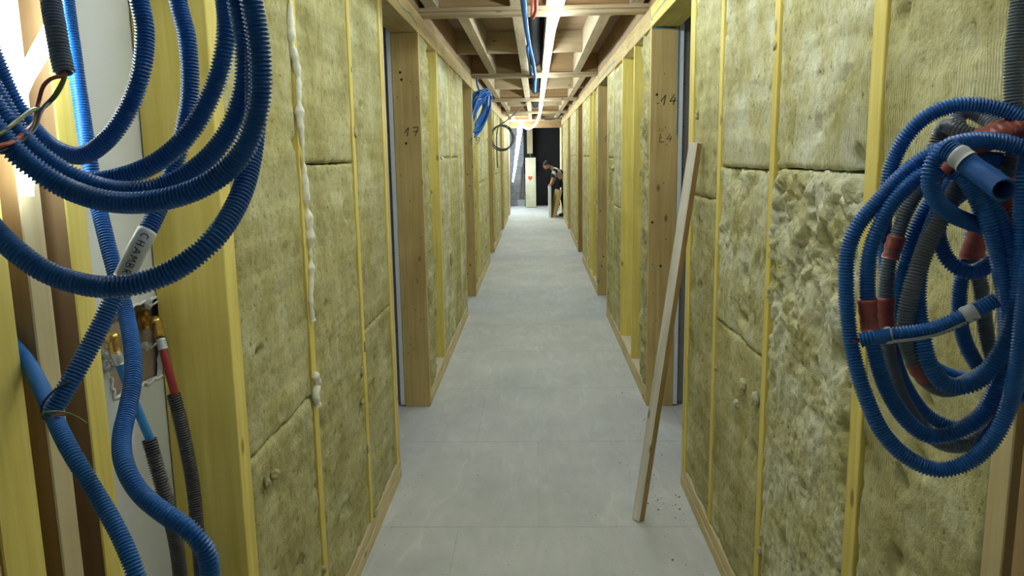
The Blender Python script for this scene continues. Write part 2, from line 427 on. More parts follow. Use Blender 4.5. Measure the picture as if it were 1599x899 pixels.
def nail_holes(side, Yf, parent, n=14, seed=1, big=0):
    rnd = random.Random(seed)
    for i in range(n):
        x = side*(XW+.02+rnd.random()*.12); z = .12+rnd.random()*2.1; r = .0035 if i >= big else .008
        bm = bmesh.new(); bmesh.ops.create_circle(bm, cap_ends=True, radius=r, segments=10, matrix=Matrix.Translation((x, Yf-.0006, z)) @ Matrix.Rotation(math.pi/2, 4, 'X'))
        frombm('nail_hole', bm, M_HOLE, parent)

walls = {}
for side, nm in ((-1, 'wall_left'), (1, 'wall_right')):
    e = empty(nm, (side*XW, 0, 0))
    tag(e, '%s timber frame corridor wall packed with yellow green mineral wool slabs' % ('left hand' if side < 0 else 'right hand'), None, None, 'structure')
    walls[side] = e

def plates(side, y0, y1, parent):
    a, b = sorted((side*(XW-.002), side*XB))
    box('sole_plate', a, b, y0, y1, 0, .049, wood('pale', 'y'), parent)
    a2, b2 = sorted((side*(XW), side*XB))
    box('upper_plate', a2, b2, y0, y1, .051, ZP-.001, wood('pale', 'y'), parent)
    a3, b3 = sorted((side*(XW+.006), side*(XB-.01)))
    box('plate_dust', a3, b3, y0+.02, y1-.02, ZP-.001, ZP+.002, M_DUST, parent, 0)

def header(side, y0, y1, parent, kind='yellow'):
    a, b = sorted((side*XW, side*XB))
    box('head_beam', a, b, y0, y1, ZH+.001, ZT, wood(kind, 'y'), parent)

def backing(side, y0, y1, parent):
    a, b = sorted((side*(XB+.001), side*(XB+.0135)))
    box('plasterboard', a, b, y0, y1, .0, ZT+.25, M_PLASTER, parent, 0)

def door_far_side(side, Y, parent, kind='post', nail=1):
    """full-depth jamb post facing the camera, plasterboard edge and room lining beyond it"""
    a, b = sorted((side*XW, side*XB))
    p = box('door_post', a, b, Y, Y+.045, 0.0, ZH, wood(kind, 'z'), parent)
    a, b = sorted((side*(XB+.002), side*(XB+.029)))
    box('board_edge', a, b, Y+.002, Y+.05, .01, ZH+.02, M_PLASTER, parent, .002)
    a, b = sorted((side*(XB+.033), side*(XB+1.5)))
    q = box('lining_panel', a, b, Y+.03, Y+.045, .02, ZT, M_PLASTER_UNLIT, parent, 0)
    for i in range(9):
        z = .25+i*.25; x = side*(XB+.042)
        bm = bmesh.new(); bmesh.ops.create_circle(bm, cap_ends=True, radius=.004, segments=8, matrix=Matrix.Translation((x, Y+.029, z)) @ Matrix.Rotation(math.pi/2, 4, 'X'))
        frombm('screw', bm, M_HOLE, q)
    return p

# ---- left wall, first stretch -------------------------------------------------
WL = walls[-1]
plates(-1, -1.6, 3.75, WL); header(-1, -1.6, 3.72, WL)
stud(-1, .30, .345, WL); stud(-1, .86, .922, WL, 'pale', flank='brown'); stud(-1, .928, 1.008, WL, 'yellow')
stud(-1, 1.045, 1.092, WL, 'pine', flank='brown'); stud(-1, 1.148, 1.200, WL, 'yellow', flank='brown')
stud(-1, 1.72, 1.785, WL); stud(-1, 2.33, 2.378, WL); stud(-1, 3.035, 3.08, WL)
stud(-1, 3.655, 3.70, WL); stud(-1, 3.704, 3.75, WL, 'pale', z0=ZP)
S = 1
batt('insulation_slab', -1, 1.787, 2.328, ZP+.003, .87, WL, M_INS, .010, .008, 1)
batt('insulation_slab', -1, 1.787, 2.328, .875, ZH, WL, M_INS, .010, .006, 2, pits=[(2.05, 1.6, .06, .012)])
batt('insulation_slab', -1, 2.38, 3.033, ZP+.003, 1.575, WL, M_INS, .010, .007, 3, pits=[(2.78, 1.52, .16, .016), (2.9, 1.4, .05, .02)])
batt('insulation_slab', -1, 2.38, 3.033, 1.583, ZH, WL, M_INS, .011, .004, 4)
batt('insulation_slab', -1, 3.082, 3.653, ZP+.003, .90, WL, M_INS, .011, .005, 5)
batt('insulation_slab', -1, 3.082, 3.653, .904, ZH, WL, M_INS, .011, .003, 6)
backing(-1, 1.787, 3.75, WL); backing(-1, -1.6, 1.147, WL)

# plasterboard seen through the open bay, with a torn hole for the water fittings
def holed_board(parent):
    x0, x1 = -(XB+.0135), -(XB+.001); y0, y1, z0, z1 = 1.15, 1.785, .0, 2.7
    hc = [atx(*p, -XB) for p in ((163, 492), (205, 478), (256, 462), (258, 520), (254, 586), (215, 604), (178, 622), (170, 575), (161, 540))]
    hole = []
    for i, p in enumerate(hc):
        q = hc[(i+1) % len(hc)]
        for t in np.linspace(0, 1, 8, endpoint=False):
            v = p.lerp(q, t); hole.append((v.y+.004*noise.noise(Vector((i*3+t*9, 1, 2)))*2, v.z+.004*noise.noise(Vector((i*3+t*9, 7, 2)))*2))
    cy = sum(h[0] for h in hole)/len(hole); cz = sum(h[1] for h in hole)/len(hole)
    outer = []
    for (y, z) in hole:
        d = Vector((y-cy, z-cz)).normalized()
        ts = []
        if d.x > 1e-6: ts.append((y1-cy)/d.x)
        if d.x < -1e-6: ts.append((y0-cy)/d.x)
        if d.y > 1e-6: ts.append((z1-cz)/d.y)
        if d.y < -1e-6: ts.append((z0-cz)/d.y)
        t = min(ts); outer.append((cy+d.x*t, cz+d.y*t))
    # make sure the rectangle's corners are hit
    for c in ((y0, z0), (y0, z1), (y1, z0), (y1, z1)):
        k = min(range(len(outer)), key=lambda i: (outer[i][0]-c[0])**2+(outer[i][1]-c[1])**2); outer[k] = c
    n = len(hole); V = []
    for x in (x1, x0):
        V += [(x, y, z) for y, z in hole]+[(x, y, z) for y, z in outer]
    Fs = []
    for i in range(n):
        j = (i+1) % n
        Fs += [[i, j, n+j, n+i], [2*n+i, 3*n+i, 3*n+j, 2*n+j], [i, 2*n+i, 2*n+j, j]]
    o = mesh('plasterboard', V, Fs, M_PLASTER, parent)
    # crumbled white gypsum rim
    pts = [Vector((x1+.002, y, z)) for y, z in hole]
    for a, b in ((32, 54), (60, 71), (0, 22)):
        seg = pts[a:b]
        if len(seg) > 3:
            C, ln = catmull(seg, .003); R = np.array([.0028+.0022*abs(noise.noise(Vector(c)*120)) for c in C]); C = C+np.array([noise.noise_vector(Vector(c)*90)*.003 for c in C])
            Vt, Ft = tube_geo(C, R, 7); mesh('torn_edge', Vt, Ft, M_GYPS, o, True)
    return o
holed_board(WL)
box('backing_board', -(XB+.040), -(XB+.022), 1.3, 1.785, .9, 1.5, M_CHIP, WL, 0)

# foam bead squeezed out along the stud
fp = [(455, -20), (453, 5), (455, 60), (461, 95), (464, 112), (466, 150), (468, 190), (471, 215), (474, 250), (477, 300), (481, 340), (484, 380), (486, 430), (485, 470), (488, 500)]
C, ln = catmull([atx(x, y, -.690) for x, y in fp], .004)
R = np.array([max(.003, .0095+.013*noise.noise(Vector((0, 0, c[2]*9)))+.009*noise.noise(Vector((0, 5, c[2]*32)))) for c in C])
Vt, Ft = tube_geo(C, R, 10); mesh('foam_bead', Vt, Ft, M_FOAM, WL, True)
C, ln = catmull([atx(x, y, -.688) for x, y in ((492, 585), (496, 600), (493, 615), (496, 632))], .005)
R = np.array([.012+.006*noise.noise(Vector((0, 3, c[2]*50))) for c in C])
Vt, Ft = tube_geo(C, R, 10); mesh('foam_bead', Vt, Ft, M_FOAM, WL, True)
# tufts of wool squeezed out at joints
def tuft(c, r, parent, seed=0, mat=None, sx=1, sy=1, sz=1):
    bm = bmesh.new(); bmesh.ops.create_icosphere(bm, subdivisions=3, radius=1)
    for v in bm.verts:
        q = v.co*1.6+Vector((seed*3.1, seed, 0)); k = 1+.45*noise.noise(q)+.25*noise.noise(q*3)
        v.co = Vector((v.co.x*r*sx*k, v.co.y*r*sy*k, v.co.z*r*sz*k))+Vector(c)
    return frombm('wool_tuft', bm, mat or M_INS, parent, True)
for i, (x, y, r, sz) in enumerate([(565, 580, .016, 1.2), (566, 627, .013, 1), (430, 740, .016, .8), (505, 890, .014, 1), (575, 700, .010, 1.6), (585, 800, .016, 1.2), (418, 755, .012, 1)]):
    tuft(atx(x, y, -.694), r, WL, i, M_INS, .7, 1, sz)

door_far_side(-1, 4.87, WL)
header(-1, 3.72, 4.915, WL, 'post')
# ---- left wall, second stretch
plates(-1, 4.917, 7.78, WL); header(-1, 4.917, 8.87, WL, 'post')
batt('insulation_slab', -1, 4.93, 5.28, ZP+.003, ZH, WL, M_INS, .016, .012, 11, torn=.02, ragged=.02)
stud(-1, 5.74, 5.785, WL)
batt('insulation_slab', -1, 5.787, 6.548, ZP+.003, 1.58, WL, M_INSP, .016, .006, 12, pits=[(6.4, .55, .07, .04)])
batt('insulation_slab', -1, 5.787, 6.548, 1.585, ZH, WL, M_INSP, .018, .004, 13)
stud(-1, 6.55, 6.595, WL)
batt('insulation_slab', -1, 6.597, 7.198, ZP+.003, 1.58, WL, M_INS, .018, .006, 14, pits=[(6.7, .55, .07, .04)])
batt('insulation_slab', -1, 6.597, 7.198, 1.585, ZH, WL, M_INSP, .018, .004, 15)
stud(-1, 7.2, 7.245, WL)
batt('insulation_slab', -1, 7.247, 7.73, ZP+.003, ZH, WL, M_INSP, .02, .005, 16)
stud(-1, 7.735, 7.78, WL)
backing(-1, 5.4, 7.78, WL)
tuft(atx(705, 405, -.69), .03, WL, 21, M_INS, .6, 1, 1.4); tuft(atx(690, 247, -.69), .018, WL, 22, M_FOAM, .6, 1.4, .6)

# ---- right wall, first stretch
WR = walls[1]
plates(1, -1.6, 3.65, WR); header(1, -1.6, 3.6, WR)
stud(1, .3, .345, WR); stud(1, 1.035, 1.095, WR, 'tan'); stud(1, 1.118, 1.170, WR, 'pale')
stud(1, 1.64, 1.70, WR); stud(1, 2.34, 2.388, WR); stud(1, 3.02, 3.065, WR); stud(1, 3.55, 3.60, WR); stud(1, 3.604, 3.65, WR)
batt('insulation_slab', 1, 1.172, 1.638, ZP+.003, ZH, WR, M_INS, .010, .006, 32)
tp = [atx(1285, 395, XW), atx(1305, 430, XW), atx(1225, 350, XW), atx(1228, 445, XW), atx(1310, 560, XW)]
batt('insulation_slab', 1, 1.702, 2.338, ZP+.003, 1.545, WR, M_TORN, .0065, .007, 33, torn=.028, proud=.0, ragged=.012,
     pits=[(tp[0].y, tp[0].z, .07, .03), (tp[1].y, tp[1].z, .05, .05), (tp[2].y, tp[2].z, .05, .04), (tp[3].y, tp[3].z, .03, .03), (tp[4].y, tp[4].z, .05, .04)])
hp = atx(1335, 268, XW)
batt('insulation_slab', 1, 1.702, 2.338, 1.553, ZH, WR, M_INSP, .009, .005, 34, pits=[(hp.y, hp.z+.005, .045, .08), (2.0, 1.66, .03, .012)])
batt('insulation_slab', 1, 2.39, 3.018, ZP+.003, .96, WR, M_INS, .010, .007, 35)
batt('insulation_slab', 1, 2.39, 3.018, .962, 1.538, WR, M_TORN, .010, .007, 36, torn=.014)
batt('insulation_slab', 1, 2.39, 3.018, 1.545, ZH, WR, M_INSP, .010, .004, 37, pits=[(2.83, 1.86, .02, .02), (2.83, 1.93, .015, .02)])
batt('insulation_slab', 1, 3.067, 3.548, ZP+.003, 1.41, WR, M_INS, .010, .008, 38)
batt('insulation_slab', 1, 3.067, 3.548, 1.415, ZH, WR, M_INS, .011, .005, 39, pits=[(3.42, 1.86, .035, .04), (3.1, 1.46, .05, .03)])
backing(1, -1.6, 3.65, WR)
for i, (x, y, r, sz) in enumerate([(1180, 622, .02, 1.2), (1160, 600, .022, 1), (1150, 630, .016, 1), (1186, 860, .014, 1), (1097, 560, .010, 1.5), (1088, 180, .012, 1.5), (1118, 575, .012, .8)]):
    tuft(atx(x, y, XW), r, WR, 40+i, M_TORN if i < 3 else M_INS, .6, 1, sz)

door_far_side(1, 4.85, WR)
header(1, 3.6, 4.895, WR, 'yellow')
plates(1, 4.897, 7.73, WR); header(1, 4.897, 8.87, WR, 'post')
batt('insulation_slab', 1, 4.905, 5.26, ZP+.003, ZH, WR, M_INS, .016, .014, 51, torn=.02, ragged=.022)
stud(1, 5.66, 5.705, WR); stud(1, 6.40, 6.445, WR)
batt('insulation_slab', 1, 6.447, 7.08, ZP+.003, 1.14, WR, M_INS, .016, .007, 52)
batt('insulation_slab', 1, 6.447, 7.08, 1.144, ZH-.02, WR, M_INSP, .018, .006, 53)
stud(1, 7.082, 7.122, WR)
batt('insulation_slab', 1, 7.124, 7.68, ZP+.003, 1.55, WR, M_INS, .016, .012, 54, torn=.012)
batt('insulation_slab', 1, 7.124, 7.68, 1.555, ZH, WR, M_INSP, .018, .005, 55)
stud(1, 7.685, 7.73, WR)
backing(1, 5.4, 7.73, WR)
tuft(atx(1003, 500, XW), .03, WR, 61, M_INS, .8, .7, 2.4); tuft(atx(958, 262, XW), .03, WR, 62, M_TORN, .7, 1, .8)
tuft(atx(1006, 618, XW), .016, WR, 63, M_INS, .8, .7, 1.2)

# ---- the stretches farther down: same rhythm, each stretch 4.05 m on
def far_stretch(side, y0, k, parent):
    kind = 'post' if (k + (side > 0)) % 2 else 'brown'
    if side > 0 and k == 1: kind = 'brown'
    if side < 0: kind = 'post'
    door_far_side(side, y0, parent, kind)
    ye = y0+2.92
    plates(side, y0+.047, ye, parent); header(side, y0+.047, y0+4.05 if k < 3 else ye+1.2, parent, 'post')
    batt('insulation_slab', side, y0+.06, y0+.38, ZP+.003, ZH, parent, M_INS, .03, .010, 70+k+side, torn=.01, ragged=.02)
    stud(side, y0+.80, y0+.845, parent)
    yy = y0+.847
    if k == 0 and side > 0: stud(side, y0+1.4, y0+1.445, parent); yy = y0+1.447
    while yy < ye-.1:
        y2 = min(yy+.60, ye-.047)
        if k < 2:
            batt('insulation_slab', side, yy, y2-.002, ZP+.003, 1.4+.15*side, parent, M_INSP, .03, .007, int(yy*31) % 97)
            batt('insulation_slab', side, yy, y2-.002, 1.405+.15*side, ZH, parent, M_INSP, .03, .006, int(yy*17) % 97)
        else: batt('insulation_slab', side, yy, y2-.002, ZP+.003, ZH, parent, M_INSP, .05, .008, int(yy*31) % 97)
        stud(side, y2, y2+.045, parent, 'yellow' if k < 1 else 'pale'); yy = y2+.047
    backing(side, y0+.5, ye, parent)
for k in range(3): far_stretch(-1, 8.87+4.05*k, k, WL)
for k in range(3): far_stretch(1, 8.85+4.05*k, k, WR)
door_far_side(-1, 21.0, WL, 'pale')
box('door_post', -XB, -XW, 21.05, 21.6, 0, ZH, wood('pale', 'z'), WL)
box('door_post', XW, XB, 21.25, 22.4, 0, ZH, wood('pale', 'z'), WR)
box('head_beam', -XB, XB, 21.3, 21.36, ZH-.04, ZT+.2, wood('brown', 'x'), WL)

rt = random.Random(12)
for i in range(46):
    sd = rt.choice((-1, 1)); yy_ = rt.choice((5.28, 6.55, 7.2, 7.7, 9.3, 10.3, 10.9, 11.5, 13.4, 14.3, 15.0, 5.30, 3.05, 2.35, 3.6))+rt.uniform(-.03, .03)
    tuft((sd*(XW-.001), yy_, rt.uniform(.15, 2.1)), rt.uniform(.008, .02), WL if sd < 0 else WR, 100+i, M_INS if i % 2 else M_TORN, .5, .8, rt.uniform(1, 2.2))
# writing and nail marks on the two near posts
def post_marks(side, Yf, parent, items, seed):
    nail_holes(side, Yf, parent, 16, seed, 3)
    for text, px, py, size, mat, slant in items:
        o = at(px, py, Yf-.001); ls, wd = strokes(text, size, .15)
        ribbons('handwriting', ls, lambda u, v: Vector((o.x+u+v*slant, Yf-.0012, o.z+v)), size*.095, mat, parent)
post_marks(-1, 4.87, WL, [('17', 631, 213, .055, M_INK, .15)], 5)
post_marks(1, 4.85, WR, [('-', 1025, 163, .035, M_INK, 0), ('14', 1031, 164, .06, M_INK, .15), ('L4', 1029, 222, .05, M_PENCIL, .1), ('S6', 1028, 205, .02, M_PENCIL, .1)], 9)
post_marks(-1, 8.87, WL, [('19', 732, 226, .08, M_PENCIL, .1)], 3)
post_marks(1, 8.85, WR, [('14', 940, 222, .09, M_PENCIL, .5)], 4)
# blue chalk marks on the right door head
a = at(1016, 43, 4.85)
box('chalk_line', XW+.004, XB-.02, 4.846, 4.8495, ZH-.012, ZH-.002, M_BLUEMARK, WR, 0)
box('chalk_line', XB-.008, XB-.001, 4.846, 4.8495, 1.7, ZH-.01, M_BLUEMARK, WR, 0)
ribbons('chalk_line', [[(3.62, 2.345), (3.9, 2.352), (4.3, 2.36), (4.7, 2.352), (4.86, 2.34)], [(4.8, 2.33), (4.86, 2.345), (4.92, 2.40)]], lambda u, v: Vector((XW-.0008, u, v+.03)), .006, M_BLUEMARK, WR)
ribbons('chalk_line', [[(7.0, 2.38), (7.6, 2.39), (8.2, 2.38), (8.8, 2.37)]], lambda u, v: Vector((XW-.0008, u, v)), .01, M_BLUEMARK, WR)
ribbons('chalk_line', [[(4.0, 2.40), (4.3, 2.37), (4.6, 2.39), (4.85, 2.37)]], lambda u, v: Vector((-XW+.0008, u, v)), .006, M_BLUEMARK, WL)

# ---- floor of cement boards
FL = empty('floor'); tag(FL, 'pale grey corridor floor of butted cement boards', None, None, 'structure')
box('floor_base', -1.9, 1.9, -1.6, 26, -.06, -.0195, M_SCREED, FL, 0)
row = 0; y = 3.2-1.03*5
while y < 25.9:
    y2 = min(y+1.03, 25.95)
    x = -1.9; cuts = [-1.2, 0, 1.2] if row % 2 else [-1.55, -.35, .85]
    xs = [-1.9]+[c for c in cuts if c > -1.9]+[1.9]
    for a, b in zip(xs[:-1], xs[1:]):
        box('cement_board', a+.0005, b-.0005, y+.0012, y2-.0012, -.018, 0, M_FLOOR, FL, 0)
    y = y2; row += 1
# ---- ceiling
CE = empty('ceiling', (0, 0, ZT)); tag(CE, 'open timber ceiling of cross beams, joists and plywood deck', None, None, 'structure')
BY = [-3.0, 1.08, 5.10, 9.12, 13.12, 17.05, 20.95]
for i, yb in enumerate(BY):
    if yb < -2: continue
    box('beam_flange', -.73, .74, yb-.06, yb+.06, 2.475, 2.499, wood('joist', 'x'), CE)
    box('beam_flange', -.73, .74, yb-.045, yb+.06, 2.451, 2.474, wood('joist', 'x'), CE)
    box('beam_web', -.73, .74, yb-.02, yb+.02, 2.5, 2.715, wood('brown', 'x'), CE, 0)
JX = {0: (-.63, -.105, .115, .63), 1: (-.63, -.105, .115, .63), 2: (-.47, -.105, .125, .475), 3: (-.60, -.12, .12, .58), 4: (-.56, -.11, .12, .55), 5: (-.56, -.11, .12, .55)}
for i in range(len(BY)-1):
    y0, y1 = max(BY[i]+.025, -1.6), BY[i+1]-.025
    js = JX[i]
    for x in js:
        box('joist', x-.038, x+.038, y0, y1, 2.5, 2.70, wood('joist', 'y'), CE)
        if i > 0:
            for ye in (y0, y1-.05): 
                box('joist_hanger', x-.041, x+.041, ye, ye+.05, 2.4975, 2.4995, M_STEEL, CE, 0)
                box('joist_hanger', x-.0415, x-.039, ye, ye+.05, 2.50, 2.64, M_STEEL, CE, 0); box('joist_hanger', x+.039, x+.0415, ye, ye+.05, 2.50, 2.64, M_STEEL, CE, 0)
    ym = (BY[i]+BY[i+1])/2+.3
    spans = [(-.72, js[0]-.039), (js[0]+.039, js[1]-.039), (js[2]+.039, js[3]-.039)]
    if i < 5 and i != 2: spans.append((js[3]+.039, .72))
    for a, b in spans: box('blocking', a, b, ym-.022, ym+.022, 2.51, 2.70, wood('joist' if i else 'brown', 'x'), CE, 0)
    for a, b in ((-.74, js[1]+.0), (js[2], .75)):
        n = 4
        for q in range(n):
            box('deck_board', a, b, y0+(y1-y0)*q/n+.002, y0+(y1-y0)*(q+1)/n-.002, 2.702, 2.72, wood('deck', 'x'), CE, 0)
box('shaft_cover', -.2, .22, -1.6, 21.3, 2.95, 2.97, M_BLACK, CE, 0)
for sx in (-1, 1):
    a, b = sorted((sx*(XW+.012), sx*(XB+.06)))
    box('ledger', a, b, -1.6, 21.3, ZT+.001, 2.72, wood('brown', 'y'), CE, 0)

# ---- end wall
EW = empty('wall_back', (0, 25, 0)); tag(EW, 'far end wall of grey concrete blocks beside a dark opening painted black', None, None, 'structure')
z = 0.0; r = 0
box('mortar', -1.2, -.06, 25.01, 25.2, 0, 2.7, M_SCREED, EW, 0)
while z < 2.6:
    x = -1.2-(.25 if r % 2 else 0)
    while x < -.06:
        a, b = max(x, -1.2), min(x+.5, -.06)
        if b-a > .03: box('concrete_block', a+.006, b-.006, 25.0, 25.18, z+.006, z+.194, M_BLOCK, EW, .004)
        x += .5
    z += .2; r += 1
box('dark_void_sheet', -.06, 1.9, 25.0, 25.05, 0, 2.7, M_BLACK, EW, 0)  # black panel stands in for the dark room beyond the opening
box('dark_void_sheet', -.36, -.06, 24.72, 24.76, 1.0, 2.7, M_BLACK, EW, 0)
box('dark_void_sheet', 1.0, 1.03, 21.5, 25.0, 0, 2.7, M_BLACK, EW, 0)
box('block_pier', -1.25, -.95, 21.7, 25.0, 0, 2.7, M_BLOCK, EW, 0)
box('threshold', -.75, .9, 24.1, 24.3, 0, .02, wood('grey', 'x'), EW)
box('beam_web', -.9, .9, 22.9, 23.0, 2.38, 2.6, wood('brown', 'x'), EW, 0)
box('ceiling_sheet', -1.3, 1.1, 21.37, 25.1, 2.62, 2.64, M_BLACK, EW, 0)

# ================================================================== LIGHT STRIP
M_LED = led_mat('led_strip', LED_STRENGTH)
lp = [Vector((.17, .8, 2.42)), Vector((.16, 2.8, 2.41)), at(877, 5, 4.5), at(868, 33, 5.1), at(857, 80, 7.0), at(851, 128, 9.1), at(845, 166, 13), at(841, 183, 16.3), at(836, 194, 17.6), at(826, 201, 18.5), at(816, 197, 19.4), at(812, 189, 20.2)]
C, ln = catmull(lp, .12)
R = np.interp(C[:, 1], [1, 5, 14, 20], [.014, .014, .0165, .018])
Vt, Ft = tube_geo(C, R, 6)
led = mesh('led_light_strip', Vt, Ft, M_LED, None, True)
tag(led, 'glowing white light strip running along the ceiling down the corridor', 'light strip')
C, ln = catmull([at(813, 193, 20.4), at(809, 225, 21.6), at(804, 262, 23.2), at(801, 283, 24.2)], .15)
R = np.interp(np.linspace(0, 1, len(C)), [0, .5, 1], [.062, .04, .018])
Vt, Ft = tube_geo(C, R, 6)
led2 = mesh('hanging_light_strip', Vt, Ft, M_LED, None, True)
tag(led2, 'glowing white light strip end hanging down at the far left of the corridor', 'light strip')
M_LEDN = led_mat('led_strip_near', LED_NEAR)
C, ln = catmull([atx(96, -60, -.655), atx(82, 38, -.655), atx(60, 85, -.655), atx(32, 140, -.655), atx(26, 190, -.66), atx(40, 240, -.665), atx(45, 306, -.668)], .02)
Vt, Ft = tube_geo(C, np.interp(np.linspace(0, 1, len(C)), [0, .4, .7, 1], [.008, .011, .009, .006]), 8)
led3 = mesh('light_strip_end', Vt, Ft, M_LEDN, None, True)
tag(led3, 'short dazzling white light strip hanging behind the blue coil against the left studs', 'light strip')

# ================================================================== LEFT CONDUITS
def W2(pts): return [at(x, y, Y) for x, y, Y in pts]
# the big coil: one hose wound in falling loops, its upper and left turns run outside the picture
coil = W2([(250, -1000, .95), (262, -250, .93), (240, -120, .92), (215, -30, .90), (226, 50, .89), (220, 115, .88), (198, 175, .88), (165, 220, .88), (125, 243, .89), (80, 228, .90), (35, 180, .90), (0, 110, .89), (-30, 20, .87), (-20, -90, .85), (80, -190, .84), (220, -200, .84), (320, -110, .84),
           (350, -10, .84), (353, 60, .83), (333, 140, .83), (292, 212, .83), (240, 256, .83), (180, 278, .83), (130, 282, .83), (85, 262, .83), (38, 215, .82), (5, 165, .81), (-45, 60, .80), (-40, -80, .80), (70, -200, .79), (240, -210, .79), (345, -100, .79),
           (372, 10, .79), (383, 80, .79), (379, 145, .79), (356, 207, .79), (316, 255, .79), (262, 288, .79), (205, 299, .78), (150, 290, .78), (90, 262, .77), (40, 222, .76), (-8, 165, .75), (-60, 60, .74), (-50, -90, .73), (70, -220, .72), (260, -230, .72), (375, -90, .72),
           (392, 0, .72), (405, 80, .72), (404, 165, .72), (376, 242, .72), (322, 288, .72), (248, 313, .72), (175, 315, .72), (100, 292, .72), (38, 250, .71), (-12, 195, .70), (-80, 90, .69), (-70, -90, .69), (60, -240, .69), (270, -240, .70), (375, -110, .76),
           (394, 20, .78), (399, 120, .78), (394, 235, .76), (370, 318, .73), (322, 385, .70), (250, 432, .69), (165, 448, .68), (78, 427, .68), (25, 392, .68), (-15, 352, .69), (-70, 280, .70)])
o, C = conduit(coil, .0104, M_BLUE)
o.name = 'conduit_coil'; tag(o, 'large hanging coil of blue corrugated conduit in the left foreground', 'conduit coil')
# hose with the white written label, ending at a clutch of wires
pts = W2([(250, -1000, 1.02), (262, -180, 1.0), (278, 0, .97), (292, 60, .96), (296, 150, .95), (283, 220, .94), (262, 288, .93), (241, 340, .91), (217, 385, .89), (190, 440, .88), (150, 522, .85), (112, 592, .82), (78, 650, .80)])
o, C = conduit(pts, .0108, M_BLUE)
tag(o, 'blue conduit slanting down to the left with a white handwritten label', 'conduit')
i0, i1 = arc_near(C, 231, 362), arc_near(C, 190, 436)
Vt, Ft = tube_geo(C[i0:i1:4], .0114, 18); tp_ = mesh('label_tape', Vt, Ft, M_TAPEW, o, True)
tube_writing(C, i0+6, i1, .01165, 'CHAMBRE', .0085, tp_)
for kk, (cc, mt) in enumerate([([(78, 646, .795), (64, 655, .79), (66, 645, .785), (95, 643, .785), (118, 650, .785), (136, 661, .785)], M_WGRN), ([(80, 650, .795), (88, 648, .787), (106, 648, .787), (122, 655, .787)], M_WRED), ([(110, 594, .81), (84, 610, .80), (66, 632, .79), (66, 650, .79), (76, 655, .79)], M_WBLU)]):
    tube('wire', W2(cc), .0013, mt, o, .004, 7)
# straight hose that swings out into an S at the bottom
pts = W2([(70, -1000, 1.16), (88, -180, 1.14), (104, 0, 1.12), (116, 90, 1.10), (127, 165, 1.09), (139, 245, 1.07), (151, 310, 1.06), (164, 365, 1.04), (181, 430, 1.02), (197, 490, 1.0), (206, 540, .96), (208, 590, .92), (199, 640, .88), (190, 685, .84), (196, 730, .80), (218, 768, .78), (255, 800, .76), (295, 828, .75), (322, 862, .75), (328, 905, .75), (322, 1000, .76), (318, 1300, .8)]) + [Vector((-.46, 1.0, .03))]
o, C = conduit(pts, .0106, M_BLUE)
tag(o, 'long blue conduit dropping straight then curving in an S beside the black sleeves', 'conduit')
# short dark stub with loose wires
pts = W2([(66, -1000, .92), (72, -150, .90), (80, 0, .88), (88, 50, .87), (94, 85, .865), (101, 114, .86)])
o, C = conduit(pts, .0112, M_GREYC)
tag(o, 'dark grey conduit stub in the upper left with three bare wires hanging out', 'conduit')
for kk, (cc, mt) in enumerate([([(101, 108, .86), (98, 118, .855), (82, 122, .85), (68, 134, .85), (60, 160, .85), (54, 188, .82), (36, 208, .76), (5, 226, .68), (-40, 232, .66)], M_WRED),
                                ([(102, 110, .86), (101, 122, .857), (88, 148, .85), (70, 166, .85), (50, 172, .80), (25, 190, .74), (0, 208, .69), (-40, 230, .66)], M_WGRN),
                                ([(103, 110, .86), (98, 126, .857), (84, 150, .857), (66, 170, .83), (55, 198, .79), (40, 215, .75), (0, 236, .685), (-40, 250, .66)], M_WBLU)]):
    tube('wire', W2(cc), .0022, mt, o, .004, 7)
# lower left hose rising from the floor
pts = W2([(-30, 470, 1.027), (5, 520, 1.027), (40, 562, 1.02), (62, 600, .97), (82, 646, .90), (108, 700, .86), (150, 770, .84), (187, 835, .82), (215, 903, .80), (250, 1010, .80), (275, 1250, .84)]) + [Vector((-.44, 1.05, .03))]
o, C = conduit(pts, .0104, M_BLUED)
tag(o, 'blue conduit running diagonally across the studs in the lower left corner', 'conduit')
# water fittings: brass elbow, pipe and sleeve
def water(elb, pipe, sleeve, pm, lab1, gr=None):
    t = empty('water_pipe', atx(*elb, -.85)); tag(t, lab1, 'pipe')
    e = atx(*elb, -.842)
    p = [atx(*q[:2], q[2]) for q in pipe]
    d = (p[1]-p[0]).normalized()
    tube('elbow', [e+Vector((-.035, .004, .004)), e+Vector((-.012, 0, .003)), e+Vector((.001, -.001, 0)), p[0].lerp(e, .35), p[0]], .0115, M_BRASS, t, .003, 14)
    bm = bmesh.new(); bmesh.ops.create_uvsphere(bm, u_segments=16, v_segments=10, radius=.0145, matrix=Matrix.Translation(e)); frombm('elbow_knuckle', bm, M_BRASS, t, True)
    tube('wall_flange', [e+Vector((-.030, .003, .004)), e+Vector((-.026, .003, .004))], .022, M_BRASS, t, .003, 18)
    tube('collar', [p[0]-d*.002, p[0]+d*.022], .0105, M_STEEL, t, .004, 14)
    tube('pipe', [p[0]+d*.015]+p[1:], .0088, pm, t, .01, 12)
    sl = [atx(*q[:2], q[2]) for q in sleeve]; sl.append(Vector((sl[-1].x-.01, sl[-1].y+.03, .03+ZP)))
    conduit(sl, .0150, M_BLKC, t, .0056, 16, 'sleeve', depth=.80)
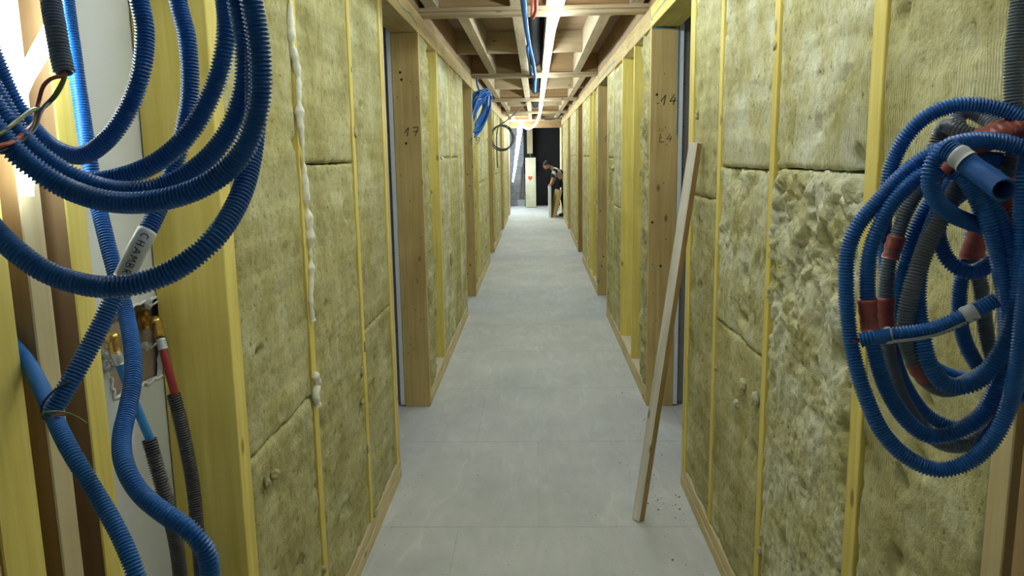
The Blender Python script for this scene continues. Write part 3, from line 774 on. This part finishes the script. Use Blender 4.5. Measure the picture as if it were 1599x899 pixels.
water((175, 528), [(181, 552, -.835), (197, 595, -.825), (218, 648, -.805), (236, 690, -.79), (240, 702, -.787)],
      [(233, 686, -.79), (243, 722, -.78), (256, 768, -.765), (268, 815, -.755), (277, 860, -.75), (282, 905, -.75), (288, 990, -.752), (292, 1120, -.755)], M_BLUEPIPE,
      'light blue water pipe on a brass elbow entering a grey sleeve')
water((243, 503), [(251, 530, -.815), (258, 558, -.805), (267, 592, -.795), (273, 615, -.79), (276, 628, -.787)],
      [(271, 616, -.79), (280, 650, -.783), (291, 700, -.775), (301, 755, -.77), (307, 810, -.768), (311, 860, -.768), (314, 905, -.768), (318, 990, -.768), (322, 1150, -.77)], M_REDPIPE,
      'red water pipe on a brass elbow entering a black sleeve beside the yellow stud')
for i, (x, y) in enumerate([(170, 572), (229, 540), (166, 552), (231, 474)]):
    c = atx(x, y, -.853); bm = bmesh.new(); bmesh.ops.create_icosphere(bm, subdivisions=2, radius=.010)
    for v in bm.verts: v.co = v.co*(1+.9*noise.noise(v.co*300+Vector((i*5, 0, 0))))+c
    o = frombm('metal_anchor', bm, M_STEEL, WL)
    tube('anchor_screw', [c, c+Vector((.006, .004, -.004)), c+Vector((.012, .022, .002))], .0022, M_STEEL, WL, .004, 6)

# ================================================================== RIGHT BUNDLE
def rc(pts, lab, r=.0102, mat=None, tapes=(), hollow=True, name='conduit'):
    o, C = conduit(W2(pts), r, mat or M_BLUE, None, .0038, 14, name, hollow)
    o['label'] = lab; o['category'] = 'conduit'; o['group'] = 'conduits of the right hand bundle'
    for a, b, tm, k in tapes:
        i0, i1 = sorted((arc_near(C, *a), arc_near(C, *b)))
        S = C[i0:i1:4]
        rr = r*k+.0006*np.sin(np.arange(len(S))*1.9)+.0005*np.sin(np.arange(len(S))*.7)
        Vt, Ft = tube_geo(S, rr, 16); mesh('tape', Vt, Ft, tm, o, True)
    return o, C
Yb = 1.0
rc([(1640, 215, .96), (1599, 187, .97), (1566, 172, .98), (1530, 165, .99), (1490, 165, 1.0), (1450, 180, 1.01), (1416, 212, 1.02), (1394, 255, 1.03), (1385, 300, 1.03), (1380, 350, 1.04), (1384, 420, 1.05), (1383, 480, 1.05), (1392, 540, 1.05), (1412, 600, 1.05), (1450, 650, 1.04), (1500, 668, 1.02), (1548, 635, 1.0), (1590, 560, .97), (1660, 470, .94)],
   'blue conduit forming the topmost arch of the right hand bundle')
rc([(1660, 262, .92), (1599, 233, .93), (1569, 223, .935), (1534, 219, .94), (1503, 222, .94), (1473, 234, .94), (1456, 256, .94), (1452, 285, .94), (1465, 316, .95), (1493, 338, .96), (1530, 352, .97), (1556, 366, .98), (1560, 388, .98), (1545, 412, .98), (1515, 425, .98), (1487, 412, .99), (1470, 385, 1.0), (1464, 355, 1.01), (1480, 320, 1.02), (1520, 290, 1.0)],
   'blue conduit making the small tight loop at the front of the right bundle')
rc([(1560, 210, .98), (1520, 222, .98), (1486, 230, .98), (1455, 240, .985), (1430, 256, .99), (1400, 283, .99), (1368, 318, .99), (1340, 352, .99), (1325, 388, .99), (1321, 435, .985), (1324, 500, .98), (1334, 560, .97), (1352, 620, .96), (1380, 678, .95), (1420, 716, .94), (1465, 733, .93), (1510, 722, .92), (1550, 686, .91), (1575, 635, .91), (1590, 570, .90), (1600, 480, .90), (1615, 380, .90), (1650, 290, .90)],
   'longest blue conduit loop hanging lowest in the right hand bundle')
rc([(1560, 250, .99), (1500, 250, .98), (1448, 268, .98), (1420, 288, .98), (1393, 318, .98), (1372, 355, .98), (1358, 395, .98), (1354, 445, .98), (1357, 500, .98), (1366, 552, .97), (1385, 608, .965), (1415, 655, .96), (1450, 680, .955), (1490, 676, .95), (1530, 650, .945), (1558, 600, .94), (1574, 540, .94), (1572, 450, .94), (1558, 395, .94), (1543, 345, .94), (1525, 302, .95), (1505, 268, .96), (1480, 240, .98)],
   'second blue conduit loop from the left, bound with red tape to a grey one', tapes=[((1355, 466), (1359, 518), M_TAPER, 1.12)])
rc([(1480, 262, 1.02), (1440, 290, 1.02), (1415, 330, 1.02), (1399, 375, 1.02), (1388, 412, 1.02), (1383, 460, 1.02), (1384, 520, 1.02), (1392, 575, 1.02), (1410, 625, 1.02), (1440, 668, 1.02), (1478, 694, 1.02), (1515, 692, 1.02), (1550, 660, 1.02), (1590, 600, 1.0), (1640, 540, .98)],
   'grey conduit loop with two red tape patches in the right bundle', mat=M_GREYC, tapes=[((1402, 368), (1389, 408), M_TAPER, 1.06), ((1384, 464), (1384, 518), M_TAPER, 1.12)])
rc([(1500, 250, 1.03), (1465, 300, 1.04), (1436, 345, 1.04), (1418, 395, 1.04), (1407, 450, 1.04), (1402, 495, 1.04), (1410, 530, 1.04), (1440, 560, 1.05), (1480, 585, 1.06), (1520, 590, 1.06), (1560, 560, 1.04), (1620, 500, 1.0)],
   'dark blue conduit loop behind the thick grey one in the right bundle')
rc([(1530, 240, .99), (1500, 285, .985), (1476, 330, .98), (1450, 378, .98), (1430, 430, .975), (1417, 485, .975), (1416, 530, .975), (1428, 562, .975), (1446, 590, .98), (1472, 606, .985), (1505, 600, .99), (1540, 580, .99), (1590, 540, .97), (1650, 480, .95)],
   'thick grey conduit loop with a red taped joint low down in the right bundle', r=.0115, mat=M_GREYC, tapes=[((1424, 565), (1448, 592), M_TAPER, 1.06)])
rc([(1500, 262, 1.0), (1462, 340, .99), (1436, 420, .985), (1433, 475, .98), (1441, 530, .965), (1453, 572, .955), (1478, 600, .95), (1515, 600, .94), (1550, 570, .93), (1577, 520, .93), (1592, 440, .93), (1597, 350, .93), (1600, 280, .93), (1620, 200, .95)],
   'lighter blue smooth bent conduit in the middle of the right bundle', r=.0110, mat=M_BLUED)
rc([(1470, 262, .97), (1500, 272, .965), (1526, 312, .96), (1548, 362, .955), (1562, 420, .95), (1570, 480, .95), (1572, 540, .95), (1562, 600, .95), (1540, 640, .955), (1505, 668, .96)],
   'blue conduit strand with tight ribs sweeping down the right side of the bundle')
rc([(1492, 262, .955), (1520, 276, .95), (1548, 316, .945), (1569, 366, .94), (1584, 425, .935), (1592, 490, .935), (1592, 550, .935), (1582, 610, .935), (1562, 660, .935), (1530, 700, .94)],
   'outer blue conduit strand beside the open end in the right bundle')
o, C = rc([(1478, 232, .93), (1500, 246, .915), (1520, 262, .90), (1546, 280, .86), (1568, 297, .825)], 'cut blue conduit end with a white tape band pointing at the camera', r=.0125, tapes=[((1494, 242), (1512, 256), M_TAPEW, 1.06)])
rc([(1610, -1000, 1.0), (1603, -150, 1.0), (1594, 0, .995), (1586, 80, .99), (1584, 150, .985), (1588, 210, .98), (1580, 260, .98), (1572, 290, .985), (1585, 340, .985), (1610, 400, .98), (1640, 480, .98)],
   'grey conduit dropping from the ceiling into the right bundle at the picture edge', r=.0120, mat=M_GREYC, tapes=[((1585, 190), (1580, 232), M_TAPER, 1.08), ((1573, 272), (1583, 325), M_TAPER, 1.08)])
rc([(1545, 250, 1.02), (1530, 330, 1.04), (1515, 380, 1.05), (1508, 410, 1.05), (1499, 450, 1.05), (1499, 500, 1.05), (1512, 545, 1.05), (1540, 585, 1.04), (1600, 620, 1.0)],
   'dark blue conduit seen behind the small loop of the right bundle')
rc([(1560, 250, 1.03), (1545, 330, 1.05), (1526, 372, 1.045), (1518, 402, 1.045), (1530, 440, 1.04), (1536, 490, 1.04), (1542, 530, 1.04), (1556, 570, 1.03), (1600, 610, 1.0)],
   'grey conduit with a wide red tape collar inside the right bundle', mat=M_GREYC, tapes=[((1534, 352), (1517, 408), M_TAPER, 1.45)])
rc([(1520, 212, 1.0), (1495, 203, 1.01), (1478, 198, 1.02), (1468, 210, 1.03), (1462, 235, 1.03), (1470, 262, 1.03)], 'short grey conduit curl poking out at the top of the right bundle', mat=M_GREYC)
rc([(1560, 200, 1.02), (1530, 180, 1.04), (1506, 174, 1.05), (1495, 186, 1.05), (1498, 205, 1.04)], 'small grey conduit stub behind the red wrapping tape', mat=M_GREYC)
o, C = rc([(1344, 531, .955), (1360, 528, .95), (1390, 523, .945), (1425, 519, .94), (1460, 512, .935), (1490, 500, .93), (1520, 486, .925), (1556, 468, .92)], 'short blue conduit lying across the right bundle with white taped bands', r=.0095,
          tapes=[((1381, 525), (1396, 522), M_TAPEW, 1.07), ((1504, 494), (1526, 483), M_TAPEW, 1.07)])
i0, i1 = arc_near(C, 1386, 524), arc_near(C, 1520, 486)
S = C[i0:i1:4]; T, A, B = frames(S)
Vs = []; 
for c, t in zip(S, T):
    d = np.array([0, -.75, -1.0]); d = d-t*(d@t); d /= np.linalg.norm(d); e = np.cross(d, t)
    for a in (-.55, -.2, .2, .55): Vs.append(c+.0103*(math.cos(a)*d+math.sin(a)*e))
Fs = [[4*i+j, 4*i+j+1, 4*i+j+5, 4*i+j+4] for i in range(len(S)-1) for j in range(3)]
lt = mesh('label_tape', Vs, Fs, M_TAPEW, o, True)
tube_writing(C, i0+60, i1, .0106, 'CHAMBRE', .0070, lt, (0, -.75, -1.0))
for k in range(3): tube('wire', W2([(1346, 529+k*1.5, .955), (1338, 528+k*2, .955), (1333, 529+k*2.5, .955)]), .0009, M_WRED if k else M_WBLU, o, .003, 6)
# red wrapping tape round the neck of the bundle
wr = empty('binding_tape', at(1540, 230, .97)); tag(wr, 'band of wrinkled red tape binding the neck of the right bundle', 'tape')
def wrap(pa, pb, Y, ra, rb, sx=1.):
    P = W2([(*pa, Y), ((pa[0]+pb[0])/2, (pa[1]+pb[1])/2-4, Y-.002), (*pb, Y)])
    C, ln = catmull(P, .0022)
    R = np.linspace(ra, rb, len(C))*(1+.05*np.sin(np.arange(len(C))*1.7)+.03*np.sin(np.arange(len(C))*.6))
    T, A, B = frames(C); th = np.linspace(0, 2*np.pi, 20, endpoint=False)
    V = np.concatenate([C[i]+R[i]*(np.cos(th)[:, None]*A[i]*1.0+np.sin(th)[:, None]*B[i]*.62) for i in range(len(C))])
    i = np.arange(len(C)-1)[:, None]*20; j = np.arange(20)[None]; Fq = np.stack([i+j, i+20+j, i+20+(j+1) % 20, i+(j+1) % 20], -1).reshape(-1, 4)
    return mesh('tape_wrap', V, Fq, M_TAPER, wr, True)
wrap((1490, 238), (1610, 196), .985, .020, .030); wrap((1470, 268), (1500, 252), .97, .014, .024)

# ================================================================== LOOSE LUMBER
def lumber():
    b = Vector((.437, 3.26, 0)); t = Vector((.668, 3.34, 1.632))
    ax = (t-b).normalized(); L_ = (t-b).length
    ny = Vector((-.74, -.67, 0)); ny = (ny-ax*ny.dot(ax)).normalized(); nx = ax.cross(ny).normalized()
    w_, d_ = .043, .036
    bm = bmesh.new(); bmesh.ops.create_cube(bm, size=1)
    for v in bm.verts: v.co = Vector((v.co.x*w_, v.co.y*d_, (v.co.z+.5)*L_))
    bmesh.ops.bevel(bm, geom=bm.edges[:], offset=.0015, segments=1, affect='EDGES')
    me = bpy.data.meshes.new('lumber'); bm.to_mesh(me); bm.free()
    me.materials.append(wood('grey', 'z')); me.materials.append(wood('tan', 'z'))
    for p in me.polygons:
        if abs(p.normal.x) > .9: p.material_index = 1
    o = bpy.data.objects.new('lumber_batten', me); col.objects.link(o)
    M = Matrix((nx, -ny, ax)).transposed().to_4x4()
    if M.determinant() < 0: M = Matrix((-nx, -ny, ax)).transposed().to_4x4()
    M.translation = b+Vector((0, 0, .004)); o.matrix_world = M
    tag(o, 'weathered grey wooden batten leaning against the right wall', 'lumber')
lumber()

# ================================================================== MID-DISTANCE COIL AND CABLES
def loops(name, c, rx, rz, n, r, mat, lab, cat, pull, pitch=.012, seed=1, lean=0):
    rnd = random.Random(seed); P = [Vector(p) for p in pull]
    for k in range(n*10):
        a = 2*math.pi*k/10+math.pi/2; q = 1-.11*((k//10) % 5)+rnd.uniform(-.05, .05)
        dx = .02*math.sin(k*.7)+rnd.uniform(-.008, .008)+lean*(math.sin(a)-1)*.3
        P.append(Vector((c[0]+dx+rx*.42*math.cos(a)*q+((k//10)-n/2)*r*.55, c[1]+rx*math.cos(a)*q, c[2]+rz*math.sin(a)*(q+.03*((k//10) % 4)))))
    o, C = conduit(P, r, mat, None, pitch, 8, name, False); tag(o, lab, cat); return o
c = Vector((-.575, 9.15, 2.07))
loops('conduit_coil', c, .19, .25, 13, .012, M_BLUE, 'blue conduit coil hanging from the ceiling by the second left doorway', 'conduit coil', [(-.64, 8.95, 2.44), (-.635, 8.95, 2.37), (-.61, 9.0, 2.30)], lean=.25)
c = at(784, 215, 13.0)
rr = .17
P = [at(823, 160, 13.2), at(806, 175, 13.1), at(790, 189, 13.0), at(776, 198, 13.0)]
for k in range(44):
    a = math.pi*.75+2*math.pi*k/11; q = 1+.07*math.sin(k*1.3)+.03*(k//11); P.append(Vector((c.x+rr*math.cos(a)*q, c.y+.03*math.sin(k), c.z+rr*1.12*math.sin(a)*q)))
P += [at(776, 208, 13), at(776, 240, 13), at(777, 262, 13)]
o = tube('cable_loop', P, .010, M_CABLE, None, .03, 6); tag(o, 'dark grey cable loop slung from the ceiling down the left side', 'cable')
P = [Vector((-.06, .9, 2.43)), Vector((-.06, 2.6, 2.40)), at(817, 0, 4.2), at(820, 30, 5.0), at(826, 70, 6.3), at(833, 100, 7.7), at(836, 121, 9.0), Vector((.01, 10.2, 2.50)), Vector((.01, 12, 2.52))]
o, C = conduit(P, .016, M_BLUE, None, .012, 10); tag(o, 'blue conduit running lengthwise under the ceiling beside the light strip', 'conduit')
P = [at(823, 72, 6.2), at(825, 90, 7.1), at(828, 108, 8.2), at(829, 116, 8.9), Vector((-.03, 9.1, 2.55))]
o, C = conduit(P, .011, M_BLUED, None, .012, 8); tag(o, 'short paler blue conduit tucked beside the longer ceiling one', 'conduit')
P = [Vector((.02, 2.5, 2.60)), Vector((.02, 3.6, 2.58)), at(837, 0, 4.4), at(836, 18, 4.75), at(831, 26, 4.95), Vector((.0, 5.0, 2.58))]
o, C = conduit(P, .011, M_WRED, None, .010, 8); tag(o, 'red conduit end hanging from the ceiling gap at the first beam', 'conduit')
o = tube('duct', [Vector((.01, 5.2, 2.62)), Vector((.01, 9.0, 2.62)), Vector((.01, 13, 2.62)), Vector((.01, 20.5, 2.62))], .055, M_DUCT, None, .5, 12); tag(o, 'black service duct in the gap between the middle ceiling joists', 'duct')
P = [at(850, 187, 19), at(862, 186, 19), at(872, 184, 19), at(879, 180, 18.5)]
o = tube('cable_bunch', P, .02, M_CABLE, None, .1, 6); tag(o, 'thin dark cables sagging under the ceiling at the far right', 'cable')

# small board in the open bay, right wall
a = at(920, 395, 10.1)
box_o = box('small_board', .74, .80, 9.95, 10.10, ZP+.003, .50, M_PLASTER, None); tag(box_o, 'small pale board standing in the open bay of the right wall', 'board')
box_o.data.materials[0] = wood('pale', 'z')

# ================================================================== FAR END
b = box('board_panel', -.30, .015, 24.02, 24.08, .015, 1.50, M_BOARD, None, .004)
b.name = 'cream_board'; tag(b, 'tall cream board with a painted red heart at the far end', 'board')
def heart():
    V = [(0, 0)]
    for k in range(28):
        t = 2*math.pi*k/28; V.append((16*math.sin(t)**3/17*.072, (13*math.cos(t)-5*math.cos(2*t)-2*math.cos(3*t)-math.cos(4*t))/17*.088))
    c = at(828, 278, 24.0)
    mesh('heart', [(c.x+x, 24.0185, c.z+z) for x, z in V], [[0, k+1, (k+1) % 28+1] for k in range(28)], M_HEART, b)
heart()
o = box('hanging_post', -.245, -.075, 24.3, 24.42, 1.62, 2.62, wood('pine', 'z'), None, .004); tag(o, 'pale timber post above the heart board at the far end', 'post')
tube('hook', [Vector((-.15, 24.36, 1.64)), Vector((-.15, 24.3, 1.56)), Vector((-.14, 24.2, 1.50))], .012, M_STEEL, o, .03, 6)
rodt = ['darkest', 'thin leaning', 'tallest', 'short', 'rightmost']
for i in range(5):
    x = -.52+i*.045
    o = tube('long_rod', [Vector((x, 24.5, 0.0)), Vector((x+.10-.01*i, 24.98, 1.20+.12*math.sin(i*2)))], .011, M_BLKC if i % 2 else wood('brown', 'z'), None, .3, 7)
    tag(o, 'thin rod leaning on the grey blocks left of the heart board', 'rod', 'rods leaning on the end wall')
o = box('rubble_box', -.56, -.32, 24.3, 24.5, 0, .22, M_SCREED, None, .01); tag(o, 'low grey box on the floor left of the heart board', 'box')
o = box('upright_panel', .335, .395, 20.02, 21.0, .0, .79, M_PLASTER, None, .003); tag(o, 'white edged panel held upright by the man at the far end', 'panel')
ML = Matrix.Translation((.42, 20.1, 0.0)) @ Matrix.Rotation(math.radians(9), 4, 'Z') @ Matrix.Rotation(math.radians(13.5), 4, 'Y')
bm = bmesh.new(); bmesh.ops.create_cube(bm, size=1)
for v in bm.verts: v.co = Vector(((v.co.x+.5)*.10, (v.co.y+.5)*.5, (v.co.z+.5)*.72))
bmesh.ops.bevel(bm, geom=bm.edges[:], offset=.003, segments=1, affect='EDGES'); bm.transform(ML)
o = frombm('leaning_panel', bm, wood('post', 'z'), None); o.location.z += .001; tag(o, 'brown wooden panel leaning against the right wall near the man', 'panel')

# ---- the man
M_SKIN = flat('skin', (.42, .23, .15), .6); M_HAIR = flat('dark_hair', (.018, .014, .012), .8); M_TROU = flat('dark_trousers', (.02, .02, .025), .9); M_SHOE = flat('dark_shoes', (.03, .025, .02), .7)
m, nt, bs = new_mat('striped_shirt', .85)
mp = coords(nt, (1, 1, 1), False); wv = N(nt, 'ShaderNodeTexWave', wave_type='BANDS', bands_direction='DIAGONAL'); wv.inputs['Scale'].default_value = 2.6; wv.inputs['Distortion'].default_value = .6; L(nt, mp.outputs[0], wv.inputs['Vector'])
r_ = ramp(nt, [(.48, (.015, .017, .022)), (.54, (.62, .66, .68))]); L(nt, wv.outputs['Fac'], r_.inputs[0]); L(nt, r_.outputs[0], bs.inputs['Base Color']); M_SHIRT = m
def skinned(name, nodes, edges, mat, parent, root, sub=2, heads=None):
    me = bpy.data.meshes.new(name); ks = list(nodes)
    me.from_pydata([Vector(nodes[k][:3]) for k in ks], [(ks.index(a), ks.index(b)) for a, b in edges], [])
    o = bpy.data.objects.new(name, me); col.objects.link(o)
    md = o.modifiers.new('skin', 'SKIN'); md.use_smooth_shade = True; sd = o.modifiers.new('sub', 'SUBSURF'); sd.levels = sub; sd.render_levels = sub
    for i, k in enumerate(ks):
        sv = me.skin_vertices[0].data[i]; r = nodes[k][3]; sv.radius = (r, nodes[k][4] if len(nodes[k]) > 4 else r); sv.use_root = (k == root)
    bpy.context.view_layer.update()
    dg = bpy.context.evaluated_depsgraph_get(); ev = o.evaluated_get(dg); m2 = bpy.data.meshes.new_from_object(ev)
    bm = bmesh.new(); bm.from_mesh(m2); bpy.data.objects.remove(o)
    if heads: heads(bm)
    return frombm(name, bm, mat, parent, True)
def man():
    root = empty('person', (.80, 20.55, 0)); tag(root, 'bearded person in a black and white striped shirt bending over an upright panel', 'person')
    n = {'pel': (.86, 20.55, .92, .14, .11), 'wai': (.78, 20.53, 1.04, .13, .10), 'che': (.66, 20.50, 1.16, .17, .14), 'nb': (.52, 20.46, 1.24, .06), 'hd0': (.44, 20.44, 1.28, .06), 
         'sL': (.56, 20.33, 1.18, .055), 'eL': (.50, 20.24, .92, .042), 'wL': (.385, 20.12, .83, .028), 'sR': (.58, 20.64, 1.18, .055), 'eR': (.56, 20.62, .92, .042), 'wR': (.42, 20.45, .83, .028),
         'hL': (.84, 20.45, .86, .085), 'kL': (.76, 20.35, .48, .06), 'aL': (.84, 20.38, .09, .042), 'tL': (.72, 20.33, .05, .04), 'hR': (.88, 20.66, .86, .085), 'kR': (.84, 20.70, .48, .06), 'aR': (.95, 20.68, .09, .042), 'tR': (.83, 20.66, .05, .04)}
    e = [('pel', 'wai'), ('wai', 'che'), ('che', 'nb'), ('nb', 'hd0'), ('che', 'sL'), ('sL', 'eL'), ('eL', 'wL'), ('che', 'sR'), ('sR', 'eR'), ('eR', 'wR'), ('pel', 'hL'), ('hL', 'kL'), ('kL', 'aL'), ('aL', 'tL'), ('pel', 'hR'), ('hR', 'kR'), ('kR', 'aR'), ('aR', 'tR')]
    for k in n:
        if k not in ('wL', 'wR'): n[k] = (n[k][0]-.07, *n[k][1:])
    bn = dict(n); be = list(e)
    for s, wx in (('L', n['wL']), ('R', n['wR'])):
        bn['p'+s] = (wx[0]-.035, wx[1]-.015, wx[2]-.015, .022); be.append(('w'+s, 'p'+s))
        for f in range(4):
            y = wx[1]-.045+f*.022; l = (.028, .034, .032, .024)[f]
            bn['f%s%da' % (s, f)] = (wx[0]-.062, y, wx[2]-.018, .0085); bn['f%s%db' % (s, f)] = (wx[0]-.075, y, wx[2]-.018-l, .0075)
            be += [('p'+s, 'f%s%da' % (s, f)), ('f%s%da' % (s, f), 'f%s%db' % (s, f))]
        bn['t%sa' % s] = (wx[0]-.02, wx[1]+.03, wx[2]-.030, .009); bn['t%sb' % s] = (wx[0]-.018, wx[1]+.035, wx[2]-.055, .008); be += [('p'+s, 't%sa' % s), ('t%sa' % s, 't%sb' % s)]
    hc = at(854, 259, 20.42); hR = Matrix.Rotation(math.radians(-18), 4, 'Z') @ Matrix.Rotation(math.radians(-38), 4, 'Y')
    def head(bm):
        M = Matrix.Translation(hc) @ Matrix.Rotation(math.radians(-28), 4, 'Z') @ Matrix.Rotation(math.radians(18), 4, 'X') @ Matrix.Scale(1.12, 4)
        # face looks along local -Y, tipped down and turned to the left of the picture
        r = bmesh.ops.create_uvsphere(bm, u_segments=28, v_segments=20, radius=1)
        for v in r['verts']:
            x, y, z = v.co; q = .078*(1 if z > -.2 else 1+.28*(z+.2))
            X, Y, Z = x*q, y*.098*(1 if z > -.3 or y > 0 else 1), z*.118
            fx = abs(X)
            if y < -.3:
                Y -= .020*math.exp(-(fx/.012)**2-((Z+.012)/.020)**2)      # nose
                Y += .010*math.exp(-((fx-.031)/.014)**2-((Z-.010)/.012)**2) # eye sockets
                Y -= .005*math.exp(-(fx/.024)**2-((Z+.055)/.008)**2)       # lips
                Y -= .008*math.exp(-(fx/.03)**2-((Z+.09)/.02)**2)          # chin
            v.co = M @ Vector((X, Y, Z))
        for sx in (-1, 1):
            r = bmesh.ops.create_uvsphere(bm, u_segments=10, v_segments=8, radius=1)
            for v in r['verts']: v.co = M @ Vector((sx*.078+v.co.x*.010, .006+v.co.y*.018, -.004+v.co.z*.032))
        return M
    skinned('body', bn, be, M_SKIN, root, 'pel', 2, head)
    M = Matrix.Translation(hc) @ Matrix.Rotation(math.radians(-28), 4, 'Z') @ Matrix.Rotation(math.radians(18), 4, 'X') @ Matrix.Scale(1.12, 4)
    bm = bmesh.new(); r = bmesh.ops.create_uvsphere(bm, u_segments=24, v_segments=16, radius=1)
    bmesh.ops.delete(bm, geom=[v for v in bm.verts if v.co.z < .30 - .9*max(0, v.co.y)], context='VERTS')
    for v in bm.verts: v.co = M @ Vector((v.co.x*.087, v.co.y*.108, v.co.z*.128))
    frombm('hair', bm, M_HAIR, root, True)
    bm = bmesh.new(); r = bmesh.ops.create_uvsphere(bm, u_segments=24, v_segments=16, radius=1)
    bmesh.ops.delete(bm, geom=[v for v in bm.verts if v.co.z > -.30 or v.co.y > .15], context='VERTS')
    for v in bm.verts: v.co = M @ Vector((v.co.x*.072, v.co.y*.108-.004, v.co.z*.128))
    frombm('beard', bm, M_HAIR, root, True)
    for sx in (-1, 1):
        bm = bmesh.new(); bmesh.ops.create_uvsphere(bm, u_segments=10, v_segments=8, radius=.011, matrix=M @ Matrix.Translation((sx*.031, -.082, .010))); frombm('eye', bm, M_HAIR, root, True)
    g = 1.18
    sn = {k: (*n[k][:3], *[q*g for q in n[k][3:]]) for k in ('pel', 'wai', 'che', 'sL', 'sR', 'nb')}
    for s in 'LR':
        a, b_ = Vector(n['s'+s][:3]), Vector(n['e'+s][:3]); c = a.lerp(b_, .8); sn['m'+s] = (*c, .064)
    skinned('shirt', sn, [('pel', 'wai'), ('wai', 'che'), ('che', 'nb'), ('che', 'sL'), ('sL', 'mL'), ('che', 'sR'), ('sR', 'mR')], M_SHIRT, root, 'pel')
    tn = {k: (*n[k][:3], *[q*1.15 for q in n[k][3:]]) for k in ('pel', 'hL', 'kL', 'hR', 'kR', 'aL', 'aR')}
    skinned('trousers', tn, [('pel', 'hL'), ('hL', 'kL'), ('kL', 'aL'), ('pel', 'hR'), ('hR', 'kR'), ('kR', 'aR')], M_TROU, root, 'pel')
    for s in 'LR':
        skinned('shoe', {'a': (*n['a'+s][:2], .06, .055), 'b': (*n['t'+s][:2], .048, .047), 'c': (n['t'+s][0]-.06, n['t'+s][1], .04, .038)}, [('a', 'b'), ('b', 'c')], M_SHOE, root, 'a')
man()

# ================================================================== CRUMBS ON THE FLOOR
def crumbs():
    rnd = random.Random(3); V = []; Fs = []
    for i in range(520):
        side = rnd.choice((-1, 1)); q = rnd.random()
        if q < .6: x = side*(.67-abs(rnd.gauss(0, .05))); y = rnd.uniform(2.0, 12)
        elif q < .75: x = .55+rnd.gauss(0, .07); y = 3.55+rnd.gauss(0, .18)
        else: x = rnd.uniform(-.65, .65); y = rnd.uniform(2.0, 5.5)
        if abs(x) > .685: continue
        s = rnd.uniform(.001, .0035) if rnd.random() < .9 else rnd.uniform(.004, .008)
        a = rnd.random()*6; k = len(V)
        for dx, dy, dz in ((1, 0, 0), (-.5, .8, 0), (-.5, -.8, 0), (0, 0, 1.1)):
            V.append((x+s*(dx*math.cos(a)-dy*math.sin(a)), y+s*(dx*math.sin(a)+dy*math.cos(a))*1.3, dz*s*.7+.0002))
        Fs += [[k, k+1, k+3], [k+1, k+2, k+3], [k+2, k, k+3], [k, k+2, k+1]]
    o = mesh('insulation_crumbs', V, Fs, flat('crumbs', (.22, .19, .11), .95), None); tag(o, 'scattered crumbs of insulation and dirt on the grey floor', 'debris', None, 'stuff')
crumbs()
